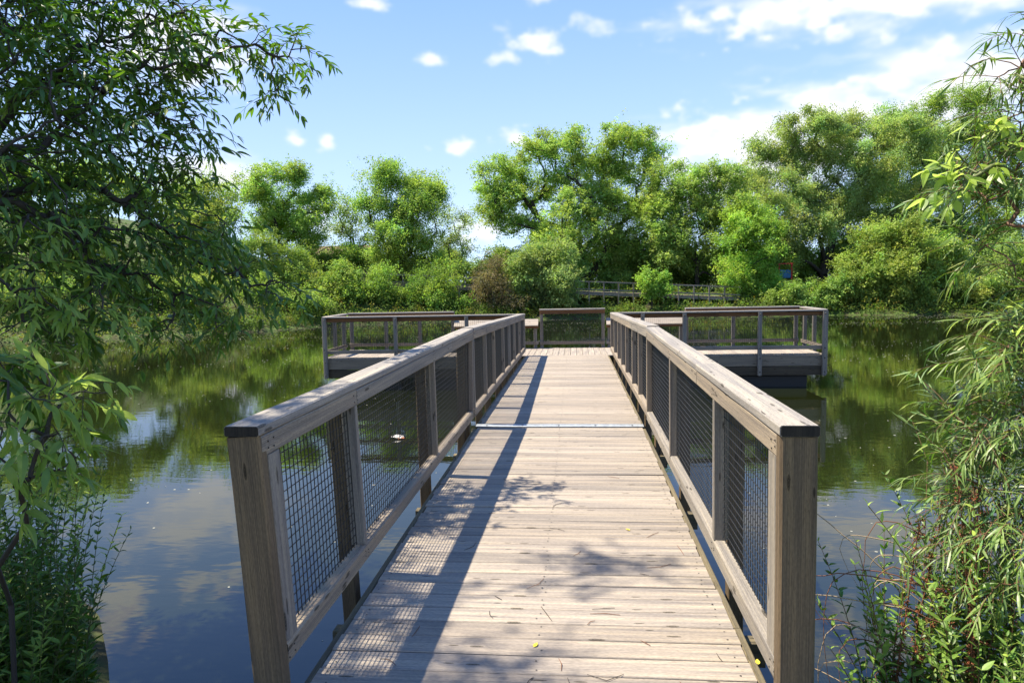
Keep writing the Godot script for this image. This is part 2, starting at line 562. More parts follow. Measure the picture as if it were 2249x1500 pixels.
func railing(owner_: Node3D, a: Vector3, b: Vector3, top_a: float, top_b: float, out: Vector3, lean_a: float, lean_b: float, stiles: Array, end_post := false, cap_joints := []) -> Node3D:
	# a and b: points on the deck plane under the rail's inner face; stiles: shares of the run
	var r := limb(owner_, "railing")
	var at := func(t: float, y: float, o: float) -> Vector3:   # y up from the deck line, o outwards from the inner face
		var hi := lerpf(top_a, top_b, t)
		return a.lerp(b, t) + UP * y + out * (o + lerpf(lean_a, lean_b, t) * y / hi)
	var along := (b - a).normalized()
	var len_ := a.distance_to(b)
	var joints := [0.0] + cap_joints + [1.0]
	for i in joints.size() - 1:   # flat cap boards
		var t0: float = joints[i] + (0.0015 / len_ if i > 0 else 0.0)
		var t1: float = joints[i + 1] - (0.0015 / len_ if i < joints.size() - 2 else 0.0)
		var cap := beam(r, "top_cap", at.call(t0, lerpf(top_a, top_b, t0) - 0.022, 0.072), at.call(t1, lerpf(top_a, top_b, t1) - 0.022, 0.072), 0.044, 0.148, M.cap, UP, 0.007)
		cap.rotate_object_local(Vector3.RIGHT, rng.randfn() * 0.006)
		var t0r: float = t0 + (0.02 / len_ if end_post and i == 0 else 0.0)
		beam(r, "top_rail", at.call(t0r, lerpf(top_a, top_b, t0r) - 0.091, 0.021), at.call(t1, lerpf(top_a, top_b, t1) - 0.091, 0.021), 0.090, 0.038, M.rail)
	var first: float = 0.066 / len_ if end_post else 0.0
	beam(r, "bottom_rail", at.call(first, 0.145, 0.041), at.call(1.0, 0.145, 0.041), 0.105, 0.074, M.rail, UP, 0.012)
	if end_post:
		var p: Vector3 = at.call(0.0, 0.0, 0.072) + along * 0.033
		var ph: Vector3 = at.call(0.0, top_a - 0.046, 0.072) + along * 0.033
		var foot: Vector3 = p + (p - ph).normalized() * 0.75
		beam(r, "end_post", foot, ph, 0.064, 0.140, M.post, -along, 0.009)
		var e: Vector3 = at.call(0.0, top_a - 0.022, 0.072) - along * 0.0025
		part(r, "end_grain", timber(0.004, 0.041, 0.142, 0.006), M.dark_end, Transform3D(Basis(along, UP, along.cross(UP)).orthonormalized(), e))
		beam(r, "stile", at.call(0.121 / len_, 0.2, 0.0215), at.call(0.121 / len_, top_a - 0.137, 0.0215), 0.106, 0.0375, M.rail, along)
	var nails := open_mesh()
	var nail_at := stiles + ([0.10 / len_] if end_post else [])
	for s: float in nail_at:
		for y in [0.13, 0.16, lerpf(top_a, top_b, s) - 0.075, lerpf(top_a, top_b, s) - 0.108]:
			for e in [-0.028, 0.024]:
				var c: Vector3 = at.call(clampf(s, 0.02 / len_, 1.0 - 0.04 / len_), y + rng.randfn() * 0.006, 0.0 if y < 0.3 else 0.0) + along * (e + rng.randfn() * 0.004) + out * (0.0035 if y < 0.3 else 0.0015)
				tube(nails, [c, c - out * 0.0028, c - out * 0.003], [0.0042, 0.0038, 0.0003], 6)
	part(r, "nail_heads", nails.commit(), M.screw).set_meta("kind", "stuff")
	var edges := []
	for s: float in stiles:
		beam(r, "stile", at.call(s, 0.199, 0.046), at.call(s, lerpf(top_a, top_b, s) - 0.137, 0.046), 0.040, 0.086, M.rail, along)
		var ps: float = s + 0.045 / len_ if s < 0.9 else s - 0.045 / len_
		beam(r, "post", at.call(ps, -0.42, 0.137), at.call(ps, lerpf(top_a, top_b, s) - 0.046, 0.137), 0.088, 0.086, M.post, along)
		edges.append(s)
	var from: float = 0.174 / len_ if end_post else stiles[0]
	if not end_post:
		edges.pop_front()
	for s: float in edges:
		var g := 0.021 / len_
		part(r, "wire_mesh", mesh_panel(at.call(from + (g if from > 0.06 else 0.0), 0.17, 0.060), at.call(s - g, 0.17, 0.060), at.call(s - g, lerpf(top_a, top_b, s) - 0.10, 0.060), at.call(from + g, lerpf(top_a, top_b, from) - 0.10, 0.060)), M.wire)
		from = s
	return r


func deck_boards(owner_: Node3D, called: String, count: int, first: Vector3, step: Vector3, across: Vector3, long: float, wide: float, set_: Array) -> void:
	var shapes: Array[ArrayMesh] = []
	for i in 14:
		shapes.append(timber(long, 0.036, wide, 0.004, 0.0012))
	var z := across.cross(UP).normalized()
	for i in count:
		var tilt := Basis(across, UP, z)
		tilt = tilt.rotated(z, rng.randfn() * 0.0012).rotated(across, rng.randfn() * 0.006)
		part(owner_, called, shapes[rng.randi() % 14], M[set_[rng.randi() % set_.size()]], Transform3D(tilt, first + step * i + across * rng.randfn() * 0.004 + UP * (rng.randfn() * 0.0011 - 0.018)))


func screws(owner_: Node3D, lines: Array, count: int, first: Vector3, step: Vector3) -> void:
	var st := open_mesh()
	for i in count:
		for off: Vector3 in lines:
			for s in [-1.0, 1.0]:
				var c: Vector3 = first + step * i + off + step.normalized() * (s * 0.032 + rng.randfn() * 0.006) + off.normalized() * rng.randfn() * 0.009
				var rad := rng.randf_range(0.0042, 0.0058)
				for k in 6:
					var a := TAU * k / 6
					var b := TAU * (k + 1) / 6
					for p in [c + UP * 0.0028, c + Vector3(cos(a) * rad, 0.002, sin(a) * rad), c + Vector3(cos(b) * rad, 0.002, sin(b) * rad)]:
						st.set_normal(UP)
						st.add_vertex(p)
	part(owner_, "screw_heads", st.commit(), M.screw).set_meta("kind", "stuff")


func make_boardwalk() -> void:
	var tints := ["deck0", "deck1", "deck2", "deck3", "deck4"]
	var xl := -1.205
	var xr := 0.805
	var cx := (xl + xr) / 2
	# the fixed section on the bank
	var n := thing("boardwalk_section", "weathered wooden boardwalk section starting at the bank, with mesh railings and two thick end posts", "boardwalk", Vector3(cx, 0.883, 0))
	var pitch := 0.1465
	deck_boards(n, "deck_board", 57, Vector3(0, 0, -7.745), Vector3(0, 0, pitch), Vector3.RIGHT, xr - xl - 0.10, 0.1405, tints)
	screws(n, [Vector3(-0.90, 0, 0), Vector3(0.90, 0, 0), Vector3(0.012, 0, 0)], 57, Vector3(0, 0, -7.745), Vector3(0, 0, pitch))
	for s in [-1, 1]:
		beam(n, "rim_joist", Vector3(s * 0.965, -0.165, 0.5), Vector3(s * 0.965, -0.165, -3.4), 0.24, 0.07, M.rim)
		beam(n, "rim_joist", Vector3(s * 0.965, -0.165, -3.404), Vector3(s * 0.965, -0.165, -7.80), 0.24, 0.07, M.rim)
		beam(n, "edge_strip", Vector3(s * 0.978, -0.026, 0.5), Vector3(s * 0.978, -0.026, -3.3), 0.034, 0.036, M.rim)
		beam(n, "edge_strip", Vector3(s * 0.978, -0.026, -3.304), Vector3(s * 0.978, -0.026, -7.80), 0.034, 0.036, M.rim)
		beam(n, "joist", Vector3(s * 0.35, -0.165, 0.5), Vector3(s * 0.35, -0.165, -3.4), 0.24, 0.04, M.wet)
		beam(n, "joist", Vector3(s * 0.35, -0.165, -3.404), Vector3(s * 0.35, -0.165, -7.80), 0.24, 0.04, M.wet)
	for z in [-1.4, -3.72, -5.80, -7.70]:
		beam(n, "cross_beam", Vector3(-1.22, -0.36, z), Vector3(1.22, -0.36, z), 0.14, 0.09, M.rim)
		for s in [-1, 1]:
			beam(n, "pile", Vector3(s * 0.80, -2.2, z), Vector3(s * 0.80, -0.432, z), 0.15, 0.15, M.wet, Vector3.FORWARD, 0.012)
	var zl := 2.62
	var run := 7.86 - zl
	railing(n, Vector3(-1.225 - cx, 0, -zl), Vector3(-1.20 - cx, 0, -7.86), 1.147, 1.167, Vector3.LEFT, 0.06, -0.02, [(3.78 - zl) / run, (5.82 - zl) / run, 0.9955], true, [(3.80 - zl) / run, (6.6 - zl) / run])
	railing(n, Vector3(0.775 - cx, 0, -zl), Vector3(0.80 - cx, 0, -7.80), 1.150, 1.160, Vector3.RIGHT, -0.005, 0.0, [(3.95 - zl) / run, (5.86 - zl) / run, 0.9955], true, [(4.5 - zl) / run])
	# the steel hinge strip
	var hp := thing("hinge_plate", "galvanised steel hinge strip across the deck between two boardwalk sections", "plate", Vector3(cx, 0.883, -7.885))
	part(hp, "plate", timber(1.96, 0.006, 0.100, 0.002), M.steel, Transform3D(Basis.IDENTITY, Vector3(0, 0.007, 0)))
	part(hp, "lip", timber(1.96, 0.012, 0.012, 0.003), M.steel, Transform3D(Basis.IDENTITY, Vector3(0, 0.010, -0.058)))
	var bolts := open_mesh()
	for i in 5:
		var c := Vector3(-0.85 + i * 0.425, 0.0105, 0.005)
		tube(bolts, [c, c + UP * 0.004, c + UP * 0.0045], [0.011, 0.010, 0.0005], 8)
	part(hp, "bolt_heads", bolts.commit(), M.screw).set_meta("kind", "stuff")
	# the hinged gangway going on to the platform
	var g := thing("gangway", "hinged wooden gangway beyond the steel strip, sloping down to the platform, with mesh railings", "gangway", Vector3(cx, 0.883, -7.95))
	var to := Vector3(0, -0.088, -8.20)
	var dir := to.normalized()
	deck_boards(g, "deck_board", 56, dir * 0.075, dir * pitch, Vector3.RIGHT, xr - xl - 0.09, 0.1405, tints)
	screws(g, [Vector3(-0.90, 0, 0), Vector3(0.90, 0, 0), Vector3(0.012, 0, 0)], 56, dir * 0.075, dir * pitch)
	for s in [-1, 1]:
		for k in 3:
			var a: Vector3 = to * (k / 3.0) + dir * 0.002
			var b: Vector3 = to * ((k + 1) / 3.0) - dir * 0.002
			beam(g, "rim_joist", a + Vector3(s * 0.965, -0.15, 0), b + Vector3(s * 0.965, -0.15, 0), 0.20, 0.07, M.rim)
			beam(g, "edge_strip", a + Vector3(s * 0.98, -0.026, 0), b + Vector3(s * 0.98, -0.026, 0), 0.034, 0.034, M.rim)
			beam(g, "joist", a + Vector3(s * 0.35, -0.15, 0), b + Vector3(s * 0.35, -0.15, 0), 0.20, 0.04, M.wet)
	var st := [0.004, 0.14, 0.26, 0.42, 0.55, 0.68, 0.83, 0.995]
	railing(g, Vector3(-1.19 - cx, 0, 0.0), Vector3(-1.175 - cx, 0, 0) + to, 1.167, 1.005, Vector3.LEFT, 0.0, 0.0, st, false, [0.36, 0.70])
	railing(g, Vector3(0.815 - cx, 0, 0.10), Vector3(0.83 - cx, 0, 0) + to, 1.168, 1.005, Vector3.RIGHT, 0.0, 0.0, st, false, [0.3, 0.66])
	for s in [-1, 1]:
		var e := Vector3((-1.19 if s < 0 else 0.815) - cx + s * 0.072, 1.168 - 0.022, 0.0 if s < 0 else 0.10)
		part(g, "end_grain", timber(0.004, 0.041, 0.142, 0.006), M.dark_end, Transform3D(Basis(Vector3.BACK, UP, Vector3.LEFT), e + Vector3(0, 0, 0.004)))


# ---------------------------------------------------------------- platform
func platform_railing(owner_: Node3D, a: Vector3, b: Vector3, top: float, out: Vector3, posts: Array, low := false) -> Node3D:
	# posts stand outside, bolted down over the fascia; the mesh hangs inside them
	var r := limb(owner_, "railing")
	var len_ := a.distance_to(b)
	var along := (b - a).normalized()
	var pieces := maxi(1, int(ceil(len_ / 3.0)))
	for i in pieces:
		var p := a.lerp(b, float(i) / pieces) + along * 0.001
		var q := a.lerp(b, float(i + 1) / pieces) - along * 0.001
		if low:
			var tilt := (UP * 0.80 - out * 0.60).normalized()
			beam(r, "leaning_board", p + UP * (top - 0.10) + out * -0.06, q + UP * (top - 0.10) + out * -0.06, 0.034, 0.27, M.deck2, tilt)
		else:
			beam(r, "top_cap", p + UP * (top - 0.018) + out * 0.03, q + UP * (top - 0.018) + out * 0.03, 0.036, 0.150, M.cap)
		beam(r, "header", p + UP * (top - 0.085 - (0.12 if low else 0.0)) + out * 0.016, q + UP * (top - 0.085 - (0.12 if low else 0.0)) + out * 0.016, 0.094, 0.034, M.red)
		beam(r, "bottom_rail", p + UP * 0.135 + out * 0.016, q + UP * 0.135 + out * 0.016, 0.085, 0.034, M.rail)
	for s: float in posts:
		var c := a.lerp(b, s) + out * 0.077
		beam(r, "post", c + UP * -0.50, c + UP * (top - (0.17 if low else 0.037)), 0.086, 0.084, M.grey, along, 0.006)
	var bolts := open_mesh()
	for s: float in posts:
		for y in [top - 0.09 - (0.12 if low else 0.0), 0.13, -0.10, -0.42]:
			var c: Vector3 = a.lerp(b, s) + out * 0.119 + UP * y
			tube(bolts, [c, c + out * 0.006, c + out * 0.0065], [0.017, 0.015, 0.001], 7)
	part(r, "bolt_heads", bolts.commit(), M.screw).set_meta("kind", "stuff")
	for i in posts.size() - 1:
		var p := a.lerp(b, posts[i]) + out * 0.0
		var q := a.lerp(b, posts[i + 1]) + out * 0.0
		part(r, "wire_mesh", mesh_panel(p + UP * 0.13 - out * 0.005, q + UP * 0.13 - out * 0.005, q + UP * (top - 0.09 - (0.12 if low else 0.0)) - out * 0.005, p + UP * (top - 0.09 - (0.12 if low else 0.0)) - out * 0.005, 0.046, 0.0045), M.wire)
	return r


func make_platform() -> void:
	var y := 0.79
	var x0 := -6.12
	var x1 := 5.72
	var zf := -16.17
	var zb := -18.02
	var p := thing("viewing_platform", "wide wooden viewing platform in the pond at the end of the gangway", "platform", Vector3(0, y, 0))
	var count := int((x1 - x0) / 0.1465)
	deck_boards(p, "deck_board", count, Vector3(x0 + 0.075, 0, (zf + zb) / 2), Vector3(0.1465, 0, 0), Vector3.BACK, zf - zb, 0.1405, ["deck0", "deck2", "deck4", "deck2"])
	screws(p, [Vector3(0, 0, zf - 0.08), Vector3(0, 0, zb + 0.08)], count, Vector3(x0 + 0.075, 0, 0), Vector3(0.1465, 0, 0))
	for side in [[Vector3(x0, 0, zf), Vector3(-1.30, 0, zf), Vector3.BACK], [Vector3(0.90, 0, zf), Vector3(x1, 0, zf), Vector3.BACK], [Vector3(x0, 0, zb), Vector3(x1, 0, zb), Vector3.FORWARD], [Vector3(x0, 0, zb), Vector3(x0, 0, zf), Vector3.LEFT], [Vector3(x1, 0, zb), Vector3(x1, 0, zf), Vector3.RIGHT]]:
		var a: Vector3 = side[0]
		var b: Vector3 = side[1]
		var o: Vector3 = side[2] * 0.012
		var pieces := maxi(1, int(ceil(a.distance_to(b) / 3.4)))
		for i in pieces:
			var d := (b - a).normalized() * 0.0015
			var s := a.lerp(b, float(i) / pieces) + d
			var e := a.lerp(b, float(i + 1) / pieces) - d
			beam(p, "fascia_board", s + o + UP * -0.165, e + o + UP * -0.165, 0.255, 0.036, M.fascia)
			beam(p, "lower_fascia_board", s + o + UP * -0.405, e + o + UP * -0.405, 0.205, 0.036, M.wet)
	for fx in [-5.0, -3.0, -1.1, 0.9, 2.7, 4.6]:
		part(p, "float_drum", timber(1.5, 0.52, 1.70, 0.05), M.float, Transform3D(Basis.IDENTITY, Vector3(fx, -0.75, (zf + zb) / 2)))
	platform_railing(p, Vector3(x0, 0, zf), Vector3(-1.30, 0, zf), 1.005, Vector3.BACK, [0.01, 0.375, 0.735, 0.985])
	platform_railing(p, Vector3(0.93, 0, zf), Vector3(x1, 0, zf), 1.005, Vector3.BACK, [0.01, 0.135, 0.335, 0.69, 0.99])
	platform_railing(p, Vector3(x1 - 0.005, 0, zf - 0.16), Vector3(x1 - 0.005, 0, zb + 0.16), 1.0, Vector3.RIGHT, [0.03, 0.52, 0.97])
	platform_railing(p, Vector3(x0 + 0.005, 0, zf - 0.16), Vector3(x0 + 0.005, 0, zb + 0.16), 1.0, Vector3.LEFT, [0.03, 0.52, 0.97])
	platform_railing(p, Vector3(x0, 0, zb), Vector3(-3.22, 0, zb), 1.005, Vector3.FORWARD, [0.02, 0.35, 0.67, 0.985])
	platform_railing(p, Vector3(-3.20, 0, zb), Vector3(-0.96, 0, zb), 0.78, Vector3.FORWARD, [0.04, 0.5, 0.96], true)
	platform_railing(p, Vector3(-0.93, 0, zb), Vector3(0.79, 0, zb), 1.03, Vector3.FORWARD, [0.03, 0.97])
	platform_railing(p, Vector3(0.82, 0, zb), Vector3(2.84, 0, zb), 0.78, Vector3.FORWARD, [0.04, 0.5, 0.96], true)
	platform_railing(p, Vector3(2.86, 0, zb), Vector3(x1, 0, zb), 1.005, Vector3.FORWARD, [0.015, 0.43, 0.98])


func make_far_boardwalk() -> void:
	var f := thing("shore_boardwalk", "distant grey boardwalk with post and rail fence under the trees of the far bank", "boardwalk")
	var at := func(x: float, y: float) -> Vector3:
		return Vector3(x, 1.76 - 0.056 * x + y, -47.6 + 0.02 * x)
	var x := -17.0
	while x < 11.0:
		var c: Vector3 = at.call(x, 0.0)
		beam(f, "post", Vector3(c.x, ground_height(c.x, c.z) - 0.2, c.z + 0.55), c + Vector3(0, 0.72, 0.55), 0.09, 0.09, M.grey, Vector3.RIGHT)
		for y in [0.68, 0.16]:
			beam(f, "rail", at.call(x + 0.002, y) + Vector3(0, 0, 0.62), at.call(x + 0.998, y) + Vector3(0, 0, 0.62), 0.08, 0.04, M.grey)
		for k in 6:
			beam(f, "deck_board", at.call(x + 0.08 + k / 6.0, 0.0) + Vector3(0, 0, 0.5), at.call(x + 0.08 + k / 6.0, 0.0) + Vector3(0, 0, -0.9), 0.04, 0.155, M.grey)
		beam(f, "rim_joist", at.call(x + 0.002, -0.13) + Vector3(0, 0, 0.48), at.call(x + 0.998, -0.13) + Vector3(0, 0, 0.48), 0.18, 0.05, M.grey)
		x += 1.0


func make_far_buildings() -> void:
	# a brick house half hidden behind the left-hand trees
	var hx := -27.5
	var hz := -80.0
	var gy := ground_height(hx, hz)
	var brick := plain(lin(0.32, 0.14, 0.085), 0.9)
	brick.albedo_texture = noise_texture(0.05, 3, 51, [Color(0.7, 0.68, 0.66), Color(1, 1, 1)])
	brick.uv1_triplanar = true
	var roof := plain(lin(0.15, 0.085, 0.06), 0.9)
	var trim := plain(lin(0.6, 0.58, 0.54), 0.6)
	var glass := plain(lin(0.03, 0.04, 0.05), 0.06)
	var h := thing("brick_house", "orange brick house with rust brown gable roof glimpsed between the trees on the far bank", "house", Vector3(hx, gy - 1.3, hz))
	var st := open_mesh()
	var w := 3.4
	var d := 3.5
	var e := 3.7
	var z2 := Vector2.ZERO
	quad(st, Vector3(-w, 0, d), Vector3(-w, e, d), Vector3(w, e, d), Vector3(w, 0, d), z2, z2, z2, z2)
	quad(st, Vector3(w, 0, -d), Vector3(w, e, -d), Vector3(-w, e, -d), Vector3(-w, 0, -d), z2, z2, z2, z2)
	for s in [-1, 1]:
		quad(st, Vector3(s * w, 0, -d * s), Vector3(s * w, e, -d * s), Vector3(s * w, e, d * s), Vector3(s * w, 0, d * s), z2, z2, z2, z2)
		quad(st, Vector3(s * w, e, -d * s), Vector3(s * w, e + 2.1, 0), Vector3(s * w, e + 2.1, 0), Vector3(s * w, e, d * s), z2, z2, z2, z2)
	part(h, "wall", st.commit(), brick)
	for s in [-1, 1]:
		part(h, "roof", timber(7.4, 0.16, 4.7, 0.02), roof, Transform3D(Basis(Vector3.RIGHT, s * atan2(2.1, 3.5)), Vector3(0, e + 1.02, s * 1.95)))
	for i in 3:
		for j in 2:
			var c := Vector3(-2.2 + i * 2.2, 1.3 + j * 1.9, d)
			if i == 1 and j == 0:
				var door := part(h, "door", timber(1.0, 2.1, 0.06), trim, Transform3D(Basis.IDENTITY, c + Vector3(0, -0.25, 0.03)))
				part(door, "handle", timber(0.05, 0.12, 0.05), roof, Transform3D(Basis.IDENTITY, Vector3(0.38, 0, 0.05)))
				continue
			var fr := part(h, "window", timber(1.15, 1.3, 0.06), trim, Transform3D(Basis.IDENTITY, c + Vector3(0, 0, 0.03)))
			part(fr, "pane", timber(0.98, 1.12, 0.02), glass, Transform3D(Basis.IDENTITY, Vector3(0, 0, 0.035)))
	# a park lamp with a white shade
	var lx := -17.6
	var lz := -50.0
	var ly := ground_height(lx, lz)
	var l := thing("lamp_post", "slim dark lamp post with flat white shade among the far bushes", "lamp", Vector3(lx, ly, lz))
	var lp := open_mesh()
	tube(lp, [Vector3(0, -0.2, 0), Vector3(0, 0.4, 0), Vector3(0, 4.02 - ly, 0)], [0.09, 0.055, 0.04], 8)
	part(l, "pole", lp.commit(), plain(lin(0.03, 0.03, 0.03), 0.5))
	var ls := open_mesh()
	tube(ls, [Vector3(0, 3.94 - ly, 0), Vector3(0, 3.96 - ly, 0), Vector3(0, 4.06 - ly, 0), Vector3(0, 4.14 - ly, 0)], [0.02, 0.42, 0.28, 0.01], 12)
	part(l, "shade", ls.commit(), plain(lin(0.8, 0.8, 0.78), 0.5))
	# a playground frame under the right-hand trees
	var px := 15.6
	var pz := -52.5
	var py := ground_height(px, pz)
	var pg := thing("climbing_frame", "small red and blue climbing frame in the shade under the tall trees", "climbing frame", Vector3(px, py, pz))
	for k in [-0.45, 0.45]:
		beam(pg, "post", Vector3(k, -0.2, 0), Vector3(k, 1.9, 0), 0.11, 0.11, plain(lin(0.5, 0.03, 0.02), 0.4), Vector3.RIGHT, 0.02)
	part(pg, "panel", timber(0.78, 0.6, 0.05, 0.01), plain(lin(0.02, 0.16, 0.36), 0.4), Transform3D(Basis.IDENTITY, Vector3(0, 1.2, 0)))
	part(pg, "crossbar", timber(1.1, 0.08, 0.08, 0.02), plain(lin(0.5, 0.03, 0.02), 0.4), Transform3D(Basis.IDENTITY, Vector3(0, 1.95, 0)))


# ---------------------------------------------------------------- plants
func cluster_mesh(leaves: int, spread: float, long: float, wide: float) -> ArrayMesh:
	var st := open_mesh()
	for i in leaves:
		var dir := Vector3(rng.randfn(), rng.randfn() * 0.8, rng.randfn()).normalized()
		var c := dir * spread * pow(rng.randf(), 0.5)
		var n := (UP * 0.7 + Vector3(rng.randfn(), rng.randfn(), rng.randfn()) * 0.7).normalized()   # blades turn up to the light
		var x := (dir + Vector3(rng.randfn(), rng.randfn(), rng.randfn()) * 0.7)
		x = (x - n * x.dot(n)).normalized()
		var y := n.cross(x)
		var s := rng.randf_range(0.75, 1.25)
		var a := c
		var t := c + x * long * s
		var l := c + x * long * 0.45 * s + y * wide * 0.5 * s + n * wide * 0.14
		var r := c + x * long * 0.45 * s - y * wide * 0.5 * s + n * wide * 0.14
		for tri in [[a, l, t], [a, t, r]]:
			var m: Vector3 = (tri[2] - tri[0]).cross(tri[1] - tri[0]).normalized()
			for p: Vector3 in tri:
				st.set_normal(m)
				st.add_vertex(p)
	return st.commit()


func grow(points: Array[Vector3], start: Array[Vector3], bf: float) -> Array:
	# a spanning tree that favours short ways to the root: [nodes, parents]; the first start.size() nodes are the stem
	var nodes: Array[Vector3] = start.duplicate()
	var parents: Array[int] = []
	var way: Array[float] = []
	for i in start.size():
		parents.append(i - 1)
		way.append(0.0 if i == 0 else way[i - 1] + start[i].distance_to(start[i - 1]))
	var left := points.duplicate()
	var cost := PackedFloat32Array()
	var best := PackedInt32Array()
	cost.resize(left.size())
	best.resize(left.size())
	for k in left.size():
		cost[k] = 1e9
		for i in start.size():
			if i * 2 < start.size() - 1:
				continue
			var c := nodes[i].distance_to(left[k]) + bf * way[i]
			if c < cost[k]:
				cost[k] = c
				best[k] = i
	while left.size():
		var pick := 0
		for k in left.size():
			if cost[k] < cost[pick]:
				pick = k
		var p: Vector3 = left[pick]
		nodes.append(p)
		parents.append(best[pick])
		way.append(way[best[pick]] + p.distance_to(nodes[best[pick]]))
		var me := nodes.size() - 1
		var last := left.size() - 1
		left[pick] = left[last]
		cost[pick] = cost[last]
		best[pick] = best[last]
		left.resize(last)
		cost.resize(last)
		best.resize(last)
		for k in last:
			var c: float = p.distance_to(left[k]) + bf * way[me]
			if c < cost[k]:
				cost[k] = c
				best[k] = me
	return [nodes, parents]


func skeleton(parent: Node3D, tree: Array, stem: int, tip: float, power: float, mat: Material, wiggle: float, thick := 1.0) -> Array[float]:
	var nodes: Array[Vector3] = tree[0]
	var parents: Array[int] = tree[1]
	var load_: Array[float] = []
	load_.resize(nodes.size())
	load_.fill(1.0)
	for i in range(nodes.size() - 1, 0, -1):
		load_[parents[i]] += load_[i]
	var radius: Array[float] = []
	for i in nodes.size():
		radius.append(tip * pow(load_[i], power) * thick)
	radius[0] = radius[0] * 1.35
	var trunk := open_mesh()
	var limbs := open_mesh()
	var has := [false, false]
	for i in range(1, nodes.size()):
		var a := nodes[parents[i]]
		var b := nodes[i]
		var ra := minf(radius[parents[i]], radius[i] * 1.5)
		var d := a.distance_to(b)
		var m1 := a.lerp(b, 0.35) + Vector3(rng.randfn(), rng.randfn() + 0.5, rng.randfn()) * d * wiggle
		var m2 := a.lerp(b, 0.7) + Vector3(rng.randfn(), rng.randfn() + 0.4, rng.randfn()) * d * wiggle
		if i < stem:
			tube(trunk, [a, b], [radius[i - 1], radius[i]], 9)
			has[0] = true
		else:
			tube(limbs, [a, m1, m2, b], [ra, lerpf(ra, radius[i], 0.35), lerpf(ra, radius[i], 0.7), radius[i]], 6 if ra > 0.02 else 4)
			has[1] = true
	if has[0]:
		part(parent, "trunk", trunk.commit(), mat)
	if has[1]:
		part(parent, "limbs", limbs.commit(), mat)
	return radius


func far_tree(called: String, label: String, category: String, group: String, base: Vector2, depth: float, lobes: Array, o: Dictionary) -> void:
	# lobes: [x from the stem, height above the pond, radius]; each is filled with leaf tufts that hang on real limbs
	var gy := ground_height(base.x, base.y)
	var t := thing(called, label, category, Vector3(base.x, gy, base.y), group)
	var pts: Array[Vector3] = []
	var reach: Array[float] = []
	var lo := 1e9
	for l: Array in lobes:
		var zc := rng.randf_range(-1.0, 1.0) * depth
		var n := int(ceil(l[2] * l[2] * o.get("density", 4.8))) + 1
		lo = minf(lo, l[1])
		for i in n:
			var d := Vector3(rng.randfn(), rng.randfn(), rng.randfn()).normalized() * pow(rng.randf(), 0.42)
			var p := Vector3(l[0] + d.x * l[2], l[1] - gy + d.y * l[2] * 0.92, zc + d.z * l[2] * 1.15)
			if p.y > 0.12:
				pts.append(p)
	var stem: Array[Vector3] = [Vector3(0, -0.25, 0)]
	var rise: float = o.get("fork", maxf(0.3, (lo - gy) * 0.9))
	for k in range(1, 5):
		stem.append(Vector3(rng.randfn() * 0.06 * rise * 0.4, rise * k / 4.0, rng.randfn() * 0.06 * rise * 0.4))
	var tree := grow(pts, stem, 0.35)
	skeleton(t, tree, 5, o.get("tip", 0.016), 0.46, M.bark, 0.10, o.get("thick", 1.0))
	var xs: Array[Transform3D] = []
	var cols: Array[Color] = []
	var puff: float = o.get("puff", 0.68)
	var per: int = o.get("per", 42)
	var base_col: Color = o.color * (2.3 if category == "tree" else 1.9)
	base_col = base_col.lerp(Color(0.30, 0.30, 0.30), 0.09)
	for i in range(5, tree[0].size()):
		var c: Vector3 = tree[0][i]
		var warm := rng.randfn() * 0.07
		var tone := exp(rng.randfn() * 0.13)
		var size := puff * rng.randf_range(0.5, 1.45)
		for k in int(per * rng.randf_range(0.65, 1.3)):
			var d := Vector3(rng.randfn() * 0.62, rng.randfn() * 0.46, rng.randfn() * 0.62) * size
			var s := rng.randf_range(0.7, 1.3) * float(o.get("leaf", 1.0))
			xs.append(Transform3D(Basis(UP, rng.randf() * TAU).rotated(Vector3(rng.randfn(), 0, rng.randfn() + 0.01).normalized(), rng.randfn() * 0.45).scaled(Vector3(s, s, s)), c + d))
			var v := tone * exp(rng.randfn() * 0.16)
			var wv := warm + rng.randfn() * 0.08
			cols.append(Color(base_col.r * v * (1.0 + wv), base_col.g * v, base_col.b * v * (1.0 - wv * 0.5)))
	scatter(t, "crown", tufts[rng.randi() % tufts.size()], M.leaf, xs, cols).set_meta("kind", "stuff")


var tufts: Array[ArrayMesh] = []


